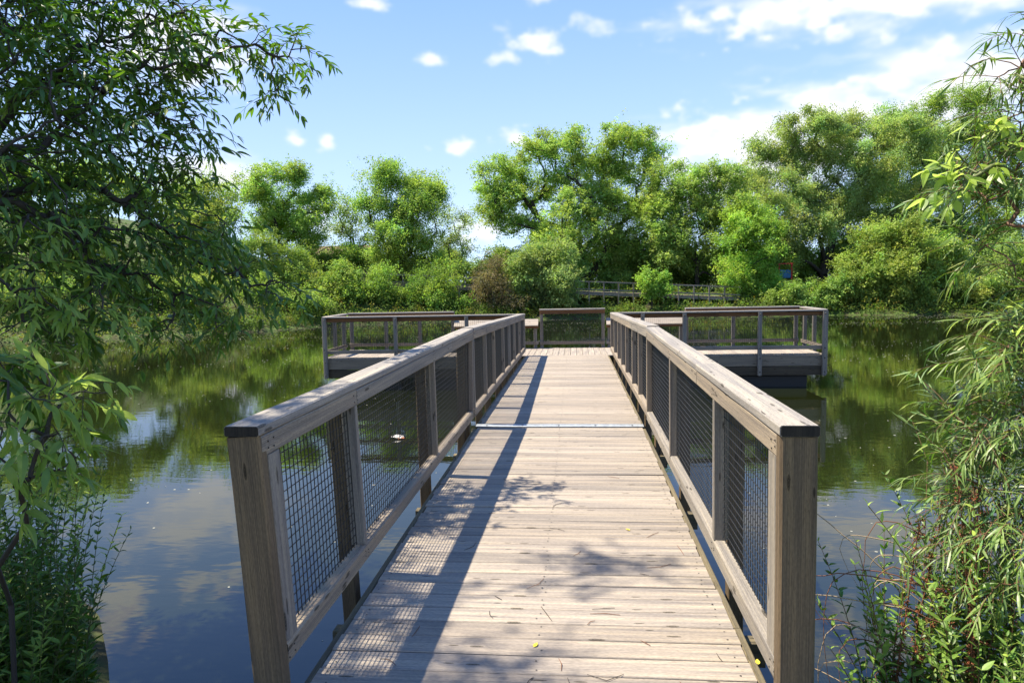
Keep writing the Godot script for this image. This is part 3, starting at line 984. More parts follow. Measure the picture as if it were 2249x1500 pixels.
func make_far_trees() -> void:
	for i in 3:
		tufts.append(cluster_mesh(15, 0.27, 0.132, 0.076))
	var g1 := "trees round the far bank"
	var g2 := "bushes along the far shore"
	var mid := Color(0.14, 0.205, 0.038)
	var dark := Color(0.125, 0.185, 0.038)
	var bright := Color(0.158, 0.212, 0.036)
	var grey := Color(0.155, 0.20, 0.07)
	far_tree("cottonwood_tree", "poplar with tall narrow two-part crown behind the left end of the far bank bushes", "tree", g1, Vector2(-23.2, -52), 1.4, [[-0.9, 10.7, 1.3], [0.8, 11.4, 1.1], [2.0, 10.8, 1.1], [-0.1, 9.1, 1.9], [1.8, 8.7, 1.6], [-0.5, 7.1, 2.0], [1.7, 6.6, 1.6], [3.6, 9.7, 0.8], [3.7, 8.3, 0.9], [3.1, 7.0, 1.1], [-1.8, 5.0, 1.6], [0.8, 4.6, 1.6]], {"color": mid, "per": 40})
	far_tree("slender_tree", "small thin-leaved tree with bare forked stem beside the lamp post", "tree", g1, Vector2(-18.3, -55), 0.8, [[-0.5, 8.8, 1.0], [0.4, 8.4, 0.9], [0.0, 7.3, 1.2], [-1.0, 7.2, 1.0], [0.9, 6.4, 0.8], [-1.6, 5.4, 0.9], [-2.4, 4.9, 0.8], [0.8, 5.0, 0.9], [-0.8, 4.4, 1.0]], {"color": grey, "per": 13, "density": 6.0, "tip": 0.02})
	far_tree("cottonwood_tree", "rounded mid-green tree leafy down to the ground, between two thin-leaved trees", "tree", g1, Vector2(-13.0, -51), 1.4, [[-0.4, 10.7, 1.2], [-1.4, 10.1, 1.0], [0.8, 10.0, 1.0], [2.4, 9.7, 1.1], [2.9, 9.0, 0.8], [-1.7, 8.4, 1.4], [0.4, 8.2, 1.7], [2.1, 8.0, 1.3], [-0.7, 6.4, 1.9], [1.6, 6.1, 1.5], [-0.4, 4.3, 2.1], [1.3, 3.9, 1.7], [-0.2, 2.3, 2.1]], {"color": mid})
	far_tree("slender_tree", "thin grey-green see-through tree next to the huge many-limbed tree", "tree", g1, Vector2(-9.5, -54), 0.8, [[-0.4, 7.5, 0.9], [0.9, 7.7, 0.9], [0.3, 6.3, 1.1], [-0.8, 5.8, 1.0], [0.8, 5.2, 0.8], [0.1, 4.3, 1.4]], {"color": grey, "per": 14, "density": 6.0})
	far_tree("great_cottonwood", "huge broad cottonwood with dark spreading limbs straight beyond the platform", "tree", g1, Vector2(0.3, -54), 2.6, [[-6.5, 10.6, 1.6], [-7.2, 9.2, 1.4], [-4.8, 11.2, 1.4], [-3.2, 12.2, 1.4], [-1.6, 12.9, 1.4], [0.0, 13.3, 1.1], [1.2, 12.4, 1.2], [3.3, 13.5, 1.3], [4.6, 13.0, 1.4], [5.8, 11.9, 1.1], [2.6, 12.0, 1.4], [4.1, 10.9, 1.7], [5.7, 9.9, 1.2], [-5.2, 9.2, 1.6], [-6.3, 7.4, 1.2], [-4.9, 7.0, 1.1], [-3.2, 6.9, 1.4], [-2.7, 5.2, 1.4], [-3.1, 9.4, 1.6], [-0.6, 10.4, 1.9], [1.5, 9.3, 2.1], [0.1, 7.3, 2.5], [2.9, 7.5, 2.3], [4.6, 8.2, 1.6], [6.0, 7.8, 1.3], [5.8, 5.8, 1.5], [-1.4, 4.8, 2.3], [1.8, 4.4, 2.5], [4.3, 5.0, 1.8], [2.5, 2.8, 1.9], [-0.7, 3.0, 1.9]], {"color": Color(0.15, 0.215, 0.042), "fork": 2.4, "tip": 0.024, "per": 38})
	far_tree("cottonwood_tree", "oval-crowned tree standing right of the huge broad cottonwood, trunk in shade", "tree", g1, Vector2(9.1, -52), 1.4, [[-1.0, 9.8, 1.3], [0.6, 10.1, 1.3], [2.1, 9.6, 1.2], [-0.4, 8.5, 1.5], [1.6, 8.1, 1.7], [3.1, 8.7, 1.0], [-1.3, 7.2, 1.2], [0.3, 6.5, 1.8], [2.3, 6.1, 1.7], [-1.3, 5.2, 1.2], [0.6, 4.2, 1.8], [-2.3, 8.2, 1.2], [-2.6, 6.4, 1.4], [-2.4, 4.2, 1.5], [2.8, 4.2, 1.4]], {"color": Color(0.148, 0.205, 0.045), "fork": 2.2})
	far_tree("maple_tree", "fresh green maple with drooping layers between the oval tree and the grey-green willow", "tree", g1, Vector2(12.1, -48.5), 1.0, [[-0.4, 7.4, 1.0], [0.4, 6.6, 1.1], [-0.8, 5.9, 1.2], [0.9, 5.2, 1.2], [-0.3, 4.0, 1.6], [1.2, 3.3, 1.2], [-1.2, 2.8, 1.4], [0.3, 1.9, 1.4], [1.7, 1.8, 1.0]], {"color": Color(0.13, 0.21, 0.026)})
	far_tree("willow_tree", "large grey-green willow with thick dark trunks behind the low green bushes", "tree", g1, Vector2(19.6, -56), 2.4, [[-4.3, 12.3, 1.3], [-3.0, 13.6, 1.4], [-0.9, 14.2, 1.5], [1.1, 14.3, 1.5], [2.6, 14.1, 1.4], [-4.0, 10.2, 1.6], [-1.9, 11.5, 1.9], [0.5, 11.8, 2.1], [2.8, 11.3, 2.1], [-2.6, 8.7, 2.0], [-0.5, 8.3, 2.1], [1.5, 8.6, 2.1], [3.6, 8.5, 1.8], [-3.2, 6.3, 1.6], [-1.1, 6.0, 1.8], [1.3, 6.3, 1.5], [-3.4, 4.4, 1.3], [-4.9, 8.2, 1.5], [-4.6, 6.0, 1.5], [4.8, 6.6, 1.8], [3.4, 5.2, 1.7], [5.2, 10.2, 1.9], [4.4, 13.0, 1.5], [6.2, 12.4, 1.6], [6.4, 8.2, 1.7]], {"color": Color(0.15, 0.195, 0.062), "fork": 2.0, "tip": 0.022})
	far_tree("poplar_tree", "tall dark poplar next to the large grey-green willow", "tree", g1, Vector2(28.5, -62), 1.6, [[-1.9, 15.6, 1.1], [-0.4, 15.4, 1.2], [-1.5, 13.3, 1.7], [0.0, 12.5, 1.9], [-0.6, 9.5, 2.1], [0.9, 9.1, 1.9], [-0.2, 6.0, 2.1]], {"color": dark})
	far_tree("poplar_tree", "tall dark poplar standing between two other poplars", "tree", g1, Vector2(31.8, -63), 1.6, [[-1.1, 16.8, 1.1], [-1.4, 14.9, 1.5], [0.3, 14.1, 1.8], [-0.9, 11.4, 2.0], [0.6, 9.5, 2.0], [-0.4, 6.4, 2.2]], {"color": dark})
	far_tree("poplar_tree", "widest of the tall dark poplars, farthest from the large willow", "tree", g1, Vector2(34.5, -62), 1.8, [[-1.9, 17.0, 1.0], [-0.3, 17.0, 1.1], [-1.3, 14.6, 1.7], [0.6, 13.8, 1.7], [-0.8, 11.2, 1.9], [1.1, 9.2, 1.9], [-0.2, 6.2, 2.1], [2.4, 12.6, 1.9], [2.9, 8.8, 1.9], [2.4, 5.4, 1.9]], {"color": dark})
	far_tree("poplar_tree", "tall poplar at the end of the row, behind the right bank willow shrub", "tree", g1, Vector2(41.0, -60), 1.8, [[-1.5, 17.4, 1.2], [0.6, 17.8, 1.3], [-0.6, 15.0, 2.0], [1.3, 14.2, 1.9], [-0.8, 11.4, 2.2], [1.1, 9.6, 2.2], [-0.2, 6.6, 2.3]], {"color": dark})
	far_tree("round_willow", "large round yellow-green willow bush at the water in front of the poplars", "bush", g2, Vector2(21.0, -46), 1.2, [[-1.4, 4.9, 1.1], [-0.1, 5.0, 1.1], [-2.4, 3.7, 1.2], [-1.0, 3.4, 1.5], [0.6, 4.0, 1.3], [2.0, 3.6, 1.2], [-3.0, 2.3, 1.3], [-1.4, 1.7, 1.5], [0.4, 1.9, 1.6], [2.1, 1.9, 1.5], [3.4, 3.0, 1.2], [3.4, 1.6, 1.3], [-3.2, 1.0, 0.9], [-1.5, 0.9, 0.9], [0.4, 0.8, 1.0], [2.1, 0.8, 1.0], [3.8, 0.8, 0.9]], {"color": bright, "puff": 0.6, "per": 50, "density": 6.0})
	far_tree("shore_bush", "loose grey-green bush beyond the round yellow-green willow bush", "bush", g2, Vector2(27.2, -45.6), 1.0, [[-0.9, 3.0, 1.0], [0.3, 3.3, 1.1], [-0.6, 1.8, 1.3], [0.8, 1.7, 1.3], [-0.8, 0.8, 0.8], [0.8, 0.8, 0.9], [2.4, 3.4, 1.4], [2.6, 1.6, 1.4]], {"color": Color(0.14, 0.20, 0.05), "per": 30})
	far_tree("low_bush", "low bright leafy mound between the fresh green maple and the round willow bush", "bush", g2, Vector2(14.9, -45.7), 0.5, [[-1.0, 1.4, 0.7], [0.1, 1.5, 0.8], [1.3, 1.3, 0.8], [-0.4, 0.8, 0.7], [1.0, 0.8, 0.7], [-1.6, 0.8, 0.6]], {"color": Color(0.13, 0.205, 0.036), "puff": 0.4, "density": 9.0})
	far_tree("shore_bush", "tall pale green bush at the water in front of the huge cottonwood", "bush", g2, Vector2(-2.0, -46.0), 0.9, [[-0.7, 4.2, 1.4], [0.8, 3.9, 1.4], [-1.7, 3.0, 1.2], [0.0, 2.6, 1.5], [1.4, 2.4, 1.2], [-1.1, 1.6, 1.2], [0.6, 1.3, 1.2], [1.7, 1.3, 0.8]], {"color": Color(0.145, 0.205, 0.058), "per": 36})
	far_tree("brown_shrub", "reddish brown shrub beside the tall pale green bush", "bush", g2, Vector2(-5.4, -45.8), 0.5, [[-0.1, 3.7, 0.7], [-0.4, 2.8, 0.9], [0.5, 2.5, 0.9], [-0.3, 1.7, 0.9], [0.6, 1.3, 0.9]], {"color": Color(0.12, 0.10, 0.05), "per": 28, "leaf": 0.8, "density": 6.0})
	far_tree("shore_bush", "broad yellow-green bush below the tall two-part poplar", "bush", g2, Vector2(-20.5, -45), 1.0, [[-0.2, 4.6, 1.5], [-1.8, 3.7, 1.6], [1.4, 3.7, 1.4], [0.0, 2.5, 1.7], [2.6, 2.7, 1.1], [1.9, 1.7, 1.2], [-1.0, 1.4, 1.4]], {"color": Color(0.145, 0.205, 0.036)})
	far_tree("shore_bush", "bush close in front of the lamp post on the far bank", "bush", g2, Vector2(-16.2, -45), 0.8, [[-0.4, 3.3, 1.2], [0.2, 2.1, 1.2], [-1.1, 1.5, 1.1], [1.1, 2.7, 1.1], [1.4, 1.5, 1.1]], {"color": Color(0.14, 0.205, 0.032)})
	far_tree("shore_bush", "long low mixed bush in front of the distant boardwalk", "bush", g2, Vector2(-11.1, -45.6), 0.7, [[-2.2, 2.6, 1.1], [-3.2, 1.7, 1.1], [-1.6, 1.6, 1.1], [1.9, 2.9, 1.0], [1.6, 1.9, 1.0], [3.1, 1.3, 0.6], [0.3, 1.7, 1.1], [3.9, 1.0, 0.5], [2.5, 1.1, 0.7]], {"color": Color(0.135, 0.205, 0.03), "density": 5.0})
	far_tree("sapling", "bright green sapling in front of the far boardwalk rails", "sapling", g2, Vector2(5.1, -46.0), 0.3, [[-0.1, 2.9, 0.5], [0.6, 2.4, 0.45], [-0.7, 2.3, 0.5], [0.1, 1.8, 0.6], [1.0, 1.9, 0.4]], {"color": Color(0.14, 0.235, 0.03), "puff": 0.35, "per": 24, "density": 8.0})
	far_tree("bank_tree", "yellowish tree on the left bank behind the hanging branches, next to the tall poplar", "tree", g1, Vector2(-25.7, -44), 1.6, [[-2.4, 8.7, 1.8], [-0.2, 8.9, 1.7], [1.7, 8.3, 1.5], [-1.3, 6.6, 1.8], [0.9, 6.5, 1.7], [2.6, 7.1, 1.2], [0.2, 4.4, 1.8], [2.1, 4.7, 1.5]], {"color": Color(0.14, 0.19, 0.04)})
	far_tree("bank_tree", "broad tree at the foot of the grassy hill on the left bank", "tree", g1, Vector2(-31.4, -40), 1.8, [[-2.2, 8.4, 2.0], [0.6, 9.1, 1.8], [2.9, 8.5, 1.6], [-1.2, 5.9, 2.0], [1.8, 6.1, 1.9]], {"color": mid})
	far_tree("bank_bush", "green bush overhanging the water on the left bank", "bush", g2, Vector2(-23.6, -38), 1.0, [[-0.5, 2.9, 1.4], [1.2, 2.3, 1.4], [-2.3, 2.4, 1.4], [2.8, 2.0, 1.2], [0.2, 1.3, 1.0], [2.2, 1.0, 0.8]], {"color": dark})
	far_tree("bank_bush", "wide bush farthest along the left bank", "bush", g2, Vector2(-30.5, -35), 1.0, [[-2.1, 2.5, 1.7], [0.3, 2.5, 1.6], [2.6, 2.2, 1.5], [-3.3, 1.3, 1.3], [-0.6, 1.2, 1.1], [1.7, 1.1, 1.1], [4.1, 1.0, 0.9]], {"color": dark})
	far_tree("bank_bush", "dense green thicket between the left bank and the yellow-green bush", "bush", g2, Vector2(-17.9, -41.2), 0.8, [[-1.2, 2.2, 1.1], [0.4, 1.8, 1.0], [1.7, 1.6, 0.9], [0.6, 0.9, 0.8], [-0.6, 1.0, 0.8]], {"color": Color(0.13, 0.195, 0.032)})
	var who := ["behind the lamp post", "behind the thin grey-green tree", "behind the long low mixed bush", "in the shade of the huge cottonwood's left limbs", "at the foot of the huge cottonwood", "behind the bright green sapling", "at the foot of the oval tree", "behind the fresh green maple", "under the large willow's trunks", "behind the round willow bush", "at the foot of the poplars", "beyond the loose grey-green bush"]
	for k in who.size():
		var bl := []
		for i in 9:
			bl.append([rng.randf_range(-2.8, 2.8), rng.randf_range(1.8, 4.6), rng.randf_range(0.9, 1.5)])
		far_tree("thicket", "dense green thicket " + who[k], "thicket", "thickets under the far trees", Vector2(-24.0 + 5.3 * k, -56.5 + 2.0 * sin(k * 2.1)), 1.2, bl, {"color": mid, "density": 4.5, "leaf": 1.2})
	# the low growth along the far shore: nobody could count its leaves
	var xs: Array[Transform3D] = []
	var cols: Array[Color] = []
	for i in 26000:
		var x := rng.randf_range(-34.0, 36.0)
		var z := rng.randf_range(-60.0, -31.0)
		var d := shore_distance(Vector2(x, z))
		if d < 0.05 or d > 9.0 or rng.randf() > exp(-d * 0.22) * 1.1:
			continue
		var tall := 0.25 + 0.55 * rng.randf() * (0.5 + rough_noise.get_noise_2d(x * 3.0, z * 3.0))
		var y := ground_height(x, z)
		var s := rng.randf_range(0.8, 1.5)
		xs.append(Transform3D(Basis(Vector3(rng.randfn(), rng.randfn(), rng.randfn()).normalized(), rng.randf() * TAU).scaled(Vector3(s, s, s)), Vector3(x, y + tall * rng.randf(), z)))
		var v := exp(rng.randfn() * 0.25)
		var dry := 1.0 + maxf(0.0, rng.randfn() * 0.4)
		cols.append(Color(0.125 * v * dry, 0.20 * v, 0.04 * v))
	var under := scatter(self, "shore_weeds", tufts[0], M.leaf, xs, cols)
	under.set_meta("kind", "stuff")
	under.set_meta("label", "low green weeds and grass along the far shore")
	under.set_meta("category", "weeds")


func leaf_mesh(long: float, wide: float, sag: float, fold := 0.22, at_widest := 0.4) -> ArrayMesh:
	# a pointed leaf along +x, folded at its midrib and sagging towards the tip
	var st := open_mesh()
	var n := 5
	var rows := []
	for i in n + 1:
		var t := float(i) / n
		var w := wide * 0.5 * pow(sin(PI * pow(t, log(0.5) / log(at_widest))), 0.85) if i > 0 and i < n else 0.0
		var c := Vector3(long * t, -sag * t * t, 0)
		rows.append([c + Vector3(0, w * fold, w), c, c + Vector3(0, w * fold, -w)])
	for i in n:
		for s in 2:
			var a: Vector3 = rows[i][s]
			var b: Vector3 = rows[i + 1][s]
			var c: Vector3 = rows[i + 1][s + 1]
			var d: Vector3 = rows[i][s + 1]
			for tri in [[a, b, c], [a, c, d]]:
				var m: Vector3 = (tri[2] - tri[0]).cross(tri[1] - tri[0])
				if m.length_squared() < 1e-14:
					continue
				m = m.normalized()
				for p: Vector3 in tri:
					st.set_normal(m)
					st.add_vertex(p)
	return st.commit()


func spray(xs: Array[Transform3D], twigs: SurfaceTool, at: Vector3, dir: Vector3, long: float, pairs: int, spread: float, droop: float, scale_: float) -> void:
	# one leafy twig: leaves in pairs along a sagging stalk, and one at its end
	var x := dir.normalized()
	var side := x.cross(UP)
	side = side.normalized() if side.length() > 0.05 else Vector3.RIGHT
	side = side.rotated(x, rng.randf_range(-0.7, 0.7))
	var p := at
	var line := [at]
	for i in pairs:
		x = (x + Vector3.DOWN * droop / pairs + Vector3(rng.randfn(), rng.randfn(), rng.randfn()) * 0.06).normalized()
		p += x * long / pairs
		line.append(p)
		for s in [-1.0, 1.0]:
			if rng.randf() < 0.1:
				continue
			var d: Vector3 = (x * cos(spread) + side * s * sin(spread) + Vector3(rng.randfn(), rng.randfn() - droop, rng.randfn()) * 0.22).normalized()
			xs.append(leaf_at(p, d, scale_ * rng.randf_range(0.7, 1.15)))
	xs.append(leaf_at(p, x, scale_ * rng.randf_range(0.8, 1.15)))
	var radii := []
	for i in line.size():
		radii.append(lerpf(0.0022, 0.0009, float(i) / line.size()))
	tube(twigs, line, radii, 3)


func leaf_at(p: Vector3, d: Vector3, s: float) -> Transform3D:
	var z := d.cross(UP + Vector3(rng.randfn(), 0, rng.randfn()) * 0.45)
	z = z.normalized() if z.length() > 0.05 else Vector3.BACK
	return Transform3D(Basis(d, z.cross(d).normalized(), z).scaled_local(Vector3(s * rng.randf_range(0.75, 1.15), s * rng.randf_range(-0.4, 2.6), s * rng.randf_range(0.7, 1.25))), p)


func leaf_colors(n: int, base: Color, spread: float) -> Array[Color]:
	var cols: Array[Color] = []
	for i in n:
		var v := exp(rng.randfn() * spread)
		var w := rng.randfn() * 0.12
		cols.append(Color(base.r * v * (1.0 + w), base.g * v, base.b * v * (1.0 - w)))
	return cols


func foliage(t: Node3D, mesh: ArrayMesh, xs: Array[Transform3D], base: Color, singles: int, called := "foliage") -> void:
	# the leaves that show largest are parts of their own, the rest one mass
	var order := []
	for i in xs.size():
		var p := xs[i].origin + t.position - CAM_AT
		var fwd := Vector3(-0.092, -0.09, -0.992)
		var z := p.dot(fwd)
		var x := p.dot(Vector3(0.996, 0, -0.092))
		var shown := z > 0.5 and absf(x) < z * 0.76 and absf(p.y + 0.09 * z) < z * 0.5
		order.append([p.length() if shown else 1000.0 + p.length(), i])
	order.sort_custom(func(a: Array, b: Array) -> bool: return a[0] < b[0])
	var mats: Array[StandardMaterial3D] = []
	for k in 5:
		var m := leaf_material(0.38, Color(0.80, 0.90, 0.42))
		m.vertex_color_use_as_albedo = false
		var v := 0.75 + 0.14 * k
		m.albedo_color = Color(base.r * v * (0.9 + 0.05 * k), base.g * v, base.b * v).linear_to_srgb()
		mats.append(m)
	var rest: Array[Transform3D] = []
	for k in order.size():
		if k < singles and order[k][0] < 1000.0:
			part(t, "leaf", mesh, mats[rng.randi() % 5], xs[order[k][1]])
		else:
			rest.append(xs[order[k][1]])
	if rest.size():
		scatter(t, called, mesh, M.near_leaf, rest, leaf_colors(rest.size(), base, 0.22)).set_meta("kind", "stuff")


func branch_tree(called: String, label: String, category: String, root: Vector3, stem: Array[Vector3], lobes: Array, o: Dictionary) -> void:
	# lobes: world x, y, z, radius; twigs with leaves grow at points spread through them
	var t := thing(called, label, category, root)
	var pts: Array[Vector3] = []
	for l: Array in lobes:
		var n := int(ceil(l[3] * l[3] * o.get("density", 110.0)))
		for i in n:
			var d := Vector3(rng.randfn(), rng.randfn(), rng.randfn()).normalized() * pow(rng.randf(), 0.4)
			pts.append(Vector3(l[0], l[1], l[2]) + d * l[3] - root)
	var tree := grow(pts, stem, o.get("bf", 0.3))
	skeleton(t, tree, stem.size(), o.get("tip", 0.0035), o.get("power", 0.44), o.get("bark", M.dark_bark), 0.05)
	var xs: Array[Transform3D] = []
	var twigs := open_mesh()
	for i in range(stem.size(), tree[0].size()):
		var p: Vector3 = tree[0][i]
		var out: Vector3 = (p - tree[0][tree[1][i]]).normalized()
		for k in int(o.get("sprays", 2)):
			var d: Vector3 = (out * 0.7 + Vector3(rng.randfn(), rng.randfn() * 0.6 + o.get("lift", 0.0), rng.randfn()) * 0.8).normalized()
			spray(xs, twigs, p, d, o.get("long", 0.24) * rng.randf_range(0.7, 1.2), o.get("pairs", 4), o.get("spread", 0.75), o.get("droop", 0.5), 1.0)
	part(t, "twigs", twigs.commit(), o.get("bark", M.dark_bark)).set_meta("kind", "stuff")
	foliage(t, o.mesh, xs, o.color, o.get("singles", 0))


func stalk_clump(called: String, label: String, category: String, group: String, at: Vector2, wide: float, n: int, tall: float, leaf: ArrayMesh, color: Color, o: Dictionary) -> void:
	# upright stems with leaves in pairs all the way up
	var gy := ground_height(at.x, at.y)
	var t := thing(called, label, category, Vector3(at.x, gy, at.y), group)
	var xs: Array[Transform3D] = []
	for k in n:
		var a := rng.randf() * TAU
		var r := wide * sqrt(rng.randf())
		var foot := Vector3(cos(a) * r, 0, sin(a) * r)
		foot.y = ground_height(at.x + foot.x, at.y + foot.z) - gy - 0.05
		var h := tall * rng.randf_range(0.6, 1.12)
		var lean: Vector3 = Vector3(cos(a) * r * 0.5 + rng.randfn() * 0.15, 0, sin(a) * r * 0.5 + rng.randfn() * 0.15) * h + o.get("lean", Vector3.ZERO) * h
		var line := []
		var radii := []
		var turn := rng.randf() * PI
		var steps := int(h / o.get("gap", 0.040))
		for i in steps + 1:
			var u := float(i) / steps
			line.append(foot + UP * h * u + lean * u * u)
			radii.append(lerpf(0.0042, 0.0014, u))
			if u < o.get("bare", 0.12):
				continue
			turn += 1.35
			var size: float = lerpf(1.0, 0.45, u * u) * rng.randf_range(0.75, 1.2) * o.get("size", 1.22)
			for s in 2:
				var d := Vector3(cos(turn + s * PI), rng.randf_range(0.1, 0.7) + u * 0.6, sin(turn + s * PI)).normalized()
				xs.append(leaf_at(line[i], d, size))
		var st := open_mesh()
		tube(st, line, radii, 4)
		part(t, "stem", st.commit(), o.get("stem", M.stem))
	foliage(t, leaf, xs, color, o.get("singles", 0))


func make_near_plants() -> void:
	var mid_green := Color(0.10, 0.15, 0.03)
	var ash := leaf_mesh(0.104, 0.026, 0.024)
	var shrub := leaf_mesh(0.10, 0.028, 0.03)
	var big := leaf_mesh(0.118, 0.036, 0.035)
	var willow := leaf_mesh(0.098, 0.0085, 0.028, 0.15)
	var small := leaf_mesh(0.078, 0.021, 0.015)
	var broad := leaf_mesh(0.078, 0.031, 0.018, 0.25, 0.42)
	# the tree that leans in from the left bank
	var root := Vector3(-5.1, 0.3, -2.6)
	var stem: Array[Vector3] = [Vector3(0, -0.3, 0), Vector3(0.05, 0.9, -0.02), Vector3(0.2, 1.9, -0.1), Vector3(0.3, 2.8, -0.2), Vector3(0.5, 3.7, -0.3), Vector3(0.6, 4.8, -0.3)]
	var lobes := [[-3.63, 4.35, -4.44, 0.48], [-3.44, 4.47, -4.81, 0.45], [-3.11, 4.55, -5.00, 0.37], [-2.92, 4.69, -5.30, 0.23], [-3.28, 4.11, -4.79, 0.36], [-3.37, 3.91, -4.27, 0.41], [-2.98, 4.27, -5.17, 0.27], [-2.76, 4.49, -5.46, 0.19], [-2.47, 4.52, -5.58, 0.21], [-2.24, 4.52, -5.68, 0.18], [-2.48, 4.28, -5.66, 0.16], [-2.98, 3.82, -4.82, 0.31], [-2.76, 3.74, -4.97, 0.19], [-3.21, 3.57, -4.49, 0.37], [-3.36, 3.40, -4.02, 0.39], [-3.00, 3.40, -4.66, 0.28], [-2.80, 3.47, -4.89, 0.13], [-3.27, 3.04, -4.02, 0.38], [-3.04, 3.03, -4.32, 0.34], [-2.81, 3.11, -4.58, 0.25], [-2.64, 3.06, -4.80, 0.17], [-3.14, 2.70, -3.89, 0.33], [-2.94, 2.70, -4.29, 0.31], [-2.74, 2.73, -4.65, 0.27], [-2.47, 2.66, -4.91, 0.22], [-2.22, 2.55, -5.03, 0.15], [-2.53, 2.43, -4.66, 0.16], [-2.77, 2.42, -4.39, 0.16], [-3.14, 2.46, -3.63, 0.22], [-2.98, 2.42, -3.89, 0.18],
		[-4.1, 4.4, -3.2, 0.6], [-4.3, 5.4, -4.2, 0.7], [-4.8, 5.6, -2.0, 0.8], [-4.6, 6.9, -3.6, 0.6], [-5.6, 6.4, -3.2, 0.8], [-5.2, 5.0, -1.2, 0.7], [-4.3, 5.2, -0.6, 0.6],
		[-5.0, 4.2, -3.6, 0.8], [-5.8, 5.0, -3.4, 0.8], [-4.4, 3.5, -3.6, 0.6], [-5.4, 3.4, -4.4, 0.8], [-4.1, 3.2, -4.6, 0.5], [-3.9, 3.9, -4.9, 0.5], [-3.8, 3.0, -3.9, 0.4],
		[-4.7, 8.7, -3.0, 0.5], [-3.9, 8.6, -4.3, 0.27], [-4.4, 9.0, -2.2, 0.45], [-5.2, 8.0, -3.8, 0.6], [-4.6, 6.0, -5.0, 0.7], [-5.2, 6.8, -5.2, 0.8], [-5.0, 5.0, -5.6, 0.7], [-5.8, 6.0, -4.4, 0.8], [-4.2, 5.2, -5.2, 0.5], [-4.0, 5.3, -2.6, 0.55], [-4.4, 6.2, -2.8, 0.55]]
	branch_tree("overhanging_ash", "leafy tree leaning in from the near left bank, its branches hanging over the pond", "tree", root, stem, lobes, {"mesh": ash, "color": Color(0.115, 0.20, 0.042), "density": 185.0, "sprays": 2, "pairs": 4, "long": 0.28, "singles": 280, "droop": 0.55})
	far_tree("bank_tree", "bushy tree on the near left bank beside the leaning tree", "tree", "trees on the near left bank", Vector2(-7.4, -1.6), 0.8, [[0.3, 2.2, 1.5], [0.4, 3.8, 1.6], [-0.2, 5.4, 1.7], [0.3, 6.8, 1.5], [-0.4, 8.2, 1.2], [-1.6, 4.2, 1.6]], {"color": mid_green, "leaf": 0.6, "per": 90})
	# the drooping shrub below it
	var sroot := Vector3(-2.75, ground_height(-2.75, -2.9), -2.9)
	var sstem: Array[Vector3] = [Vector3(0, -0.1, 0), Vector3(0.03, 0.5, 0.0), Vector3(0.10, 1.0, 0.05)]
	branch_tree("drooping_shrub", "dark shrub with long drooping leaves below the leaning tree on the left bank", "shrub", sroot, sstem, [[-2.11, 2.16, -2.50, 0.12], [-2.01, 2.18, -2.59, 0.10], [-2.09, 2.05, -2.36, 0.12], [-2.04, 1.97, -2.51, 0.10], [-2.13, 1.85, -2.41, 0.09], [-2.26, 2.27, -2.52, 0.14]], {"mesh": shrub, "color": Color(0.10, 0.175, 0.04), "density": 700.0, "sprays": 1, "pairs": 3, "long": 0.13, "singles": 220, "droop": 0.9, "bark": M.dark_bark, "tip": 0.002})
	var gl := "weed clumps on the near left bank"
	stalk_clump("leafy_weed", "dark leafy weed clump at the water's edge beneath the drooping shrub", "weed", gl, Vector2(-3.02, -3.42), 0.26, 44, 1.45, small, Color(0.115, 0.20, 0.036), {"singles": 150})
	stalk_clump("leafy_weed", "dense shaded weed clump close behind the drooping shrub stem", "weed", gl, Vector2(-3.38, -3.55), 0.32, 56, 1.5, small, Color(0.115, 0.20, 0.036), {"singles": 60})
	stalk_clump("leafy_weed", "short weed clump spreading over the soil of the left bank", "weed", gl, Vector2(-3.12, -3.05), 0.36, 60, 0.95, small, Color(0.115, 0.20, 0.036), {"singles": 60})
	stalk_clump("leafy_weed", "weed clump farthest up the left bank, under the leaning tree", "weed", gl, Vector2(-3.75, -3.2), 0.40, 44, 1.3, small, Color(0.115, 0.20, 0.036), {})
	# right bank: willow shrub
	var wroot := Vector3(2.25, ground_height(2.25, -3.0), -3.0)
	var wstem: Array[Vector3] = [Vector3(0, -0.15, 0), Vector3(-0.02, 0.5, 0.0), Vector3(-0.02, 1.1, 0.0), Vector3(0.0, 1.8, 0.02)]
	branch_tree("sandbar_willow", "tall willow shrub with narrow pale leaves on the right bank", "shrub", wroot, wstem, [[1.95, 3.55, -3.2, 0.14], [2.05, 3.75, -3.1, 0.16], [1.90, 3.30, -3.25, 0.17], [1.98, 3.10, -3.2, 0.2], [1.82, 3.02, -3.25, 0.15], [2.05, 2.85, -3.15, 0.2], [1.93, 2.72, -3.2, 0.13], [2.1, 2.45, -3.1, 0.16], [2.05, 2.12, -3.1, 0.16], [1.95, 1.95, -3.1, 0.16], [1.86, 1.82, -3.1, 0.16], [1.80, 1.95, -3.2, 0.12], [1.78, 1.62, -3.1, 0.15], [2.0, 2.0, -3.0, 0.2], [2.1, 1.7, -2.9, 0.24], [1.9, 1.4, -2.9, 0.2], [2.2, 2.2, -2.8, 0.24], [1.72, 1.78, -3.1, 0.14], [1.66, 1.5, -3.05, 0.14], [1.95, 2.25, -3.0, 0.16], [1.85, 2.2, -3.15, 0.15], [1.95, 2.35, -3.15, 0.17], [2.0, 1.65, -3.1, 0.2], [1.85, 1.55, -3.0, 0.17], [2.25, 3.2, -3.0, 0.3], [2.3, 2.5, -3.0, 0.3], [2.3, 3.9, -3.0, 0.3]], {"mesh": willow, "color": Color(0.16, 0.235, 0.07), "density": 340.0, "sprays": 2, "pairs": 7, "long": 0.24, "spread": 0.6, "singles": 260, "droop": 0.7, "bark": M.red_stem, "tip": 0.0022})
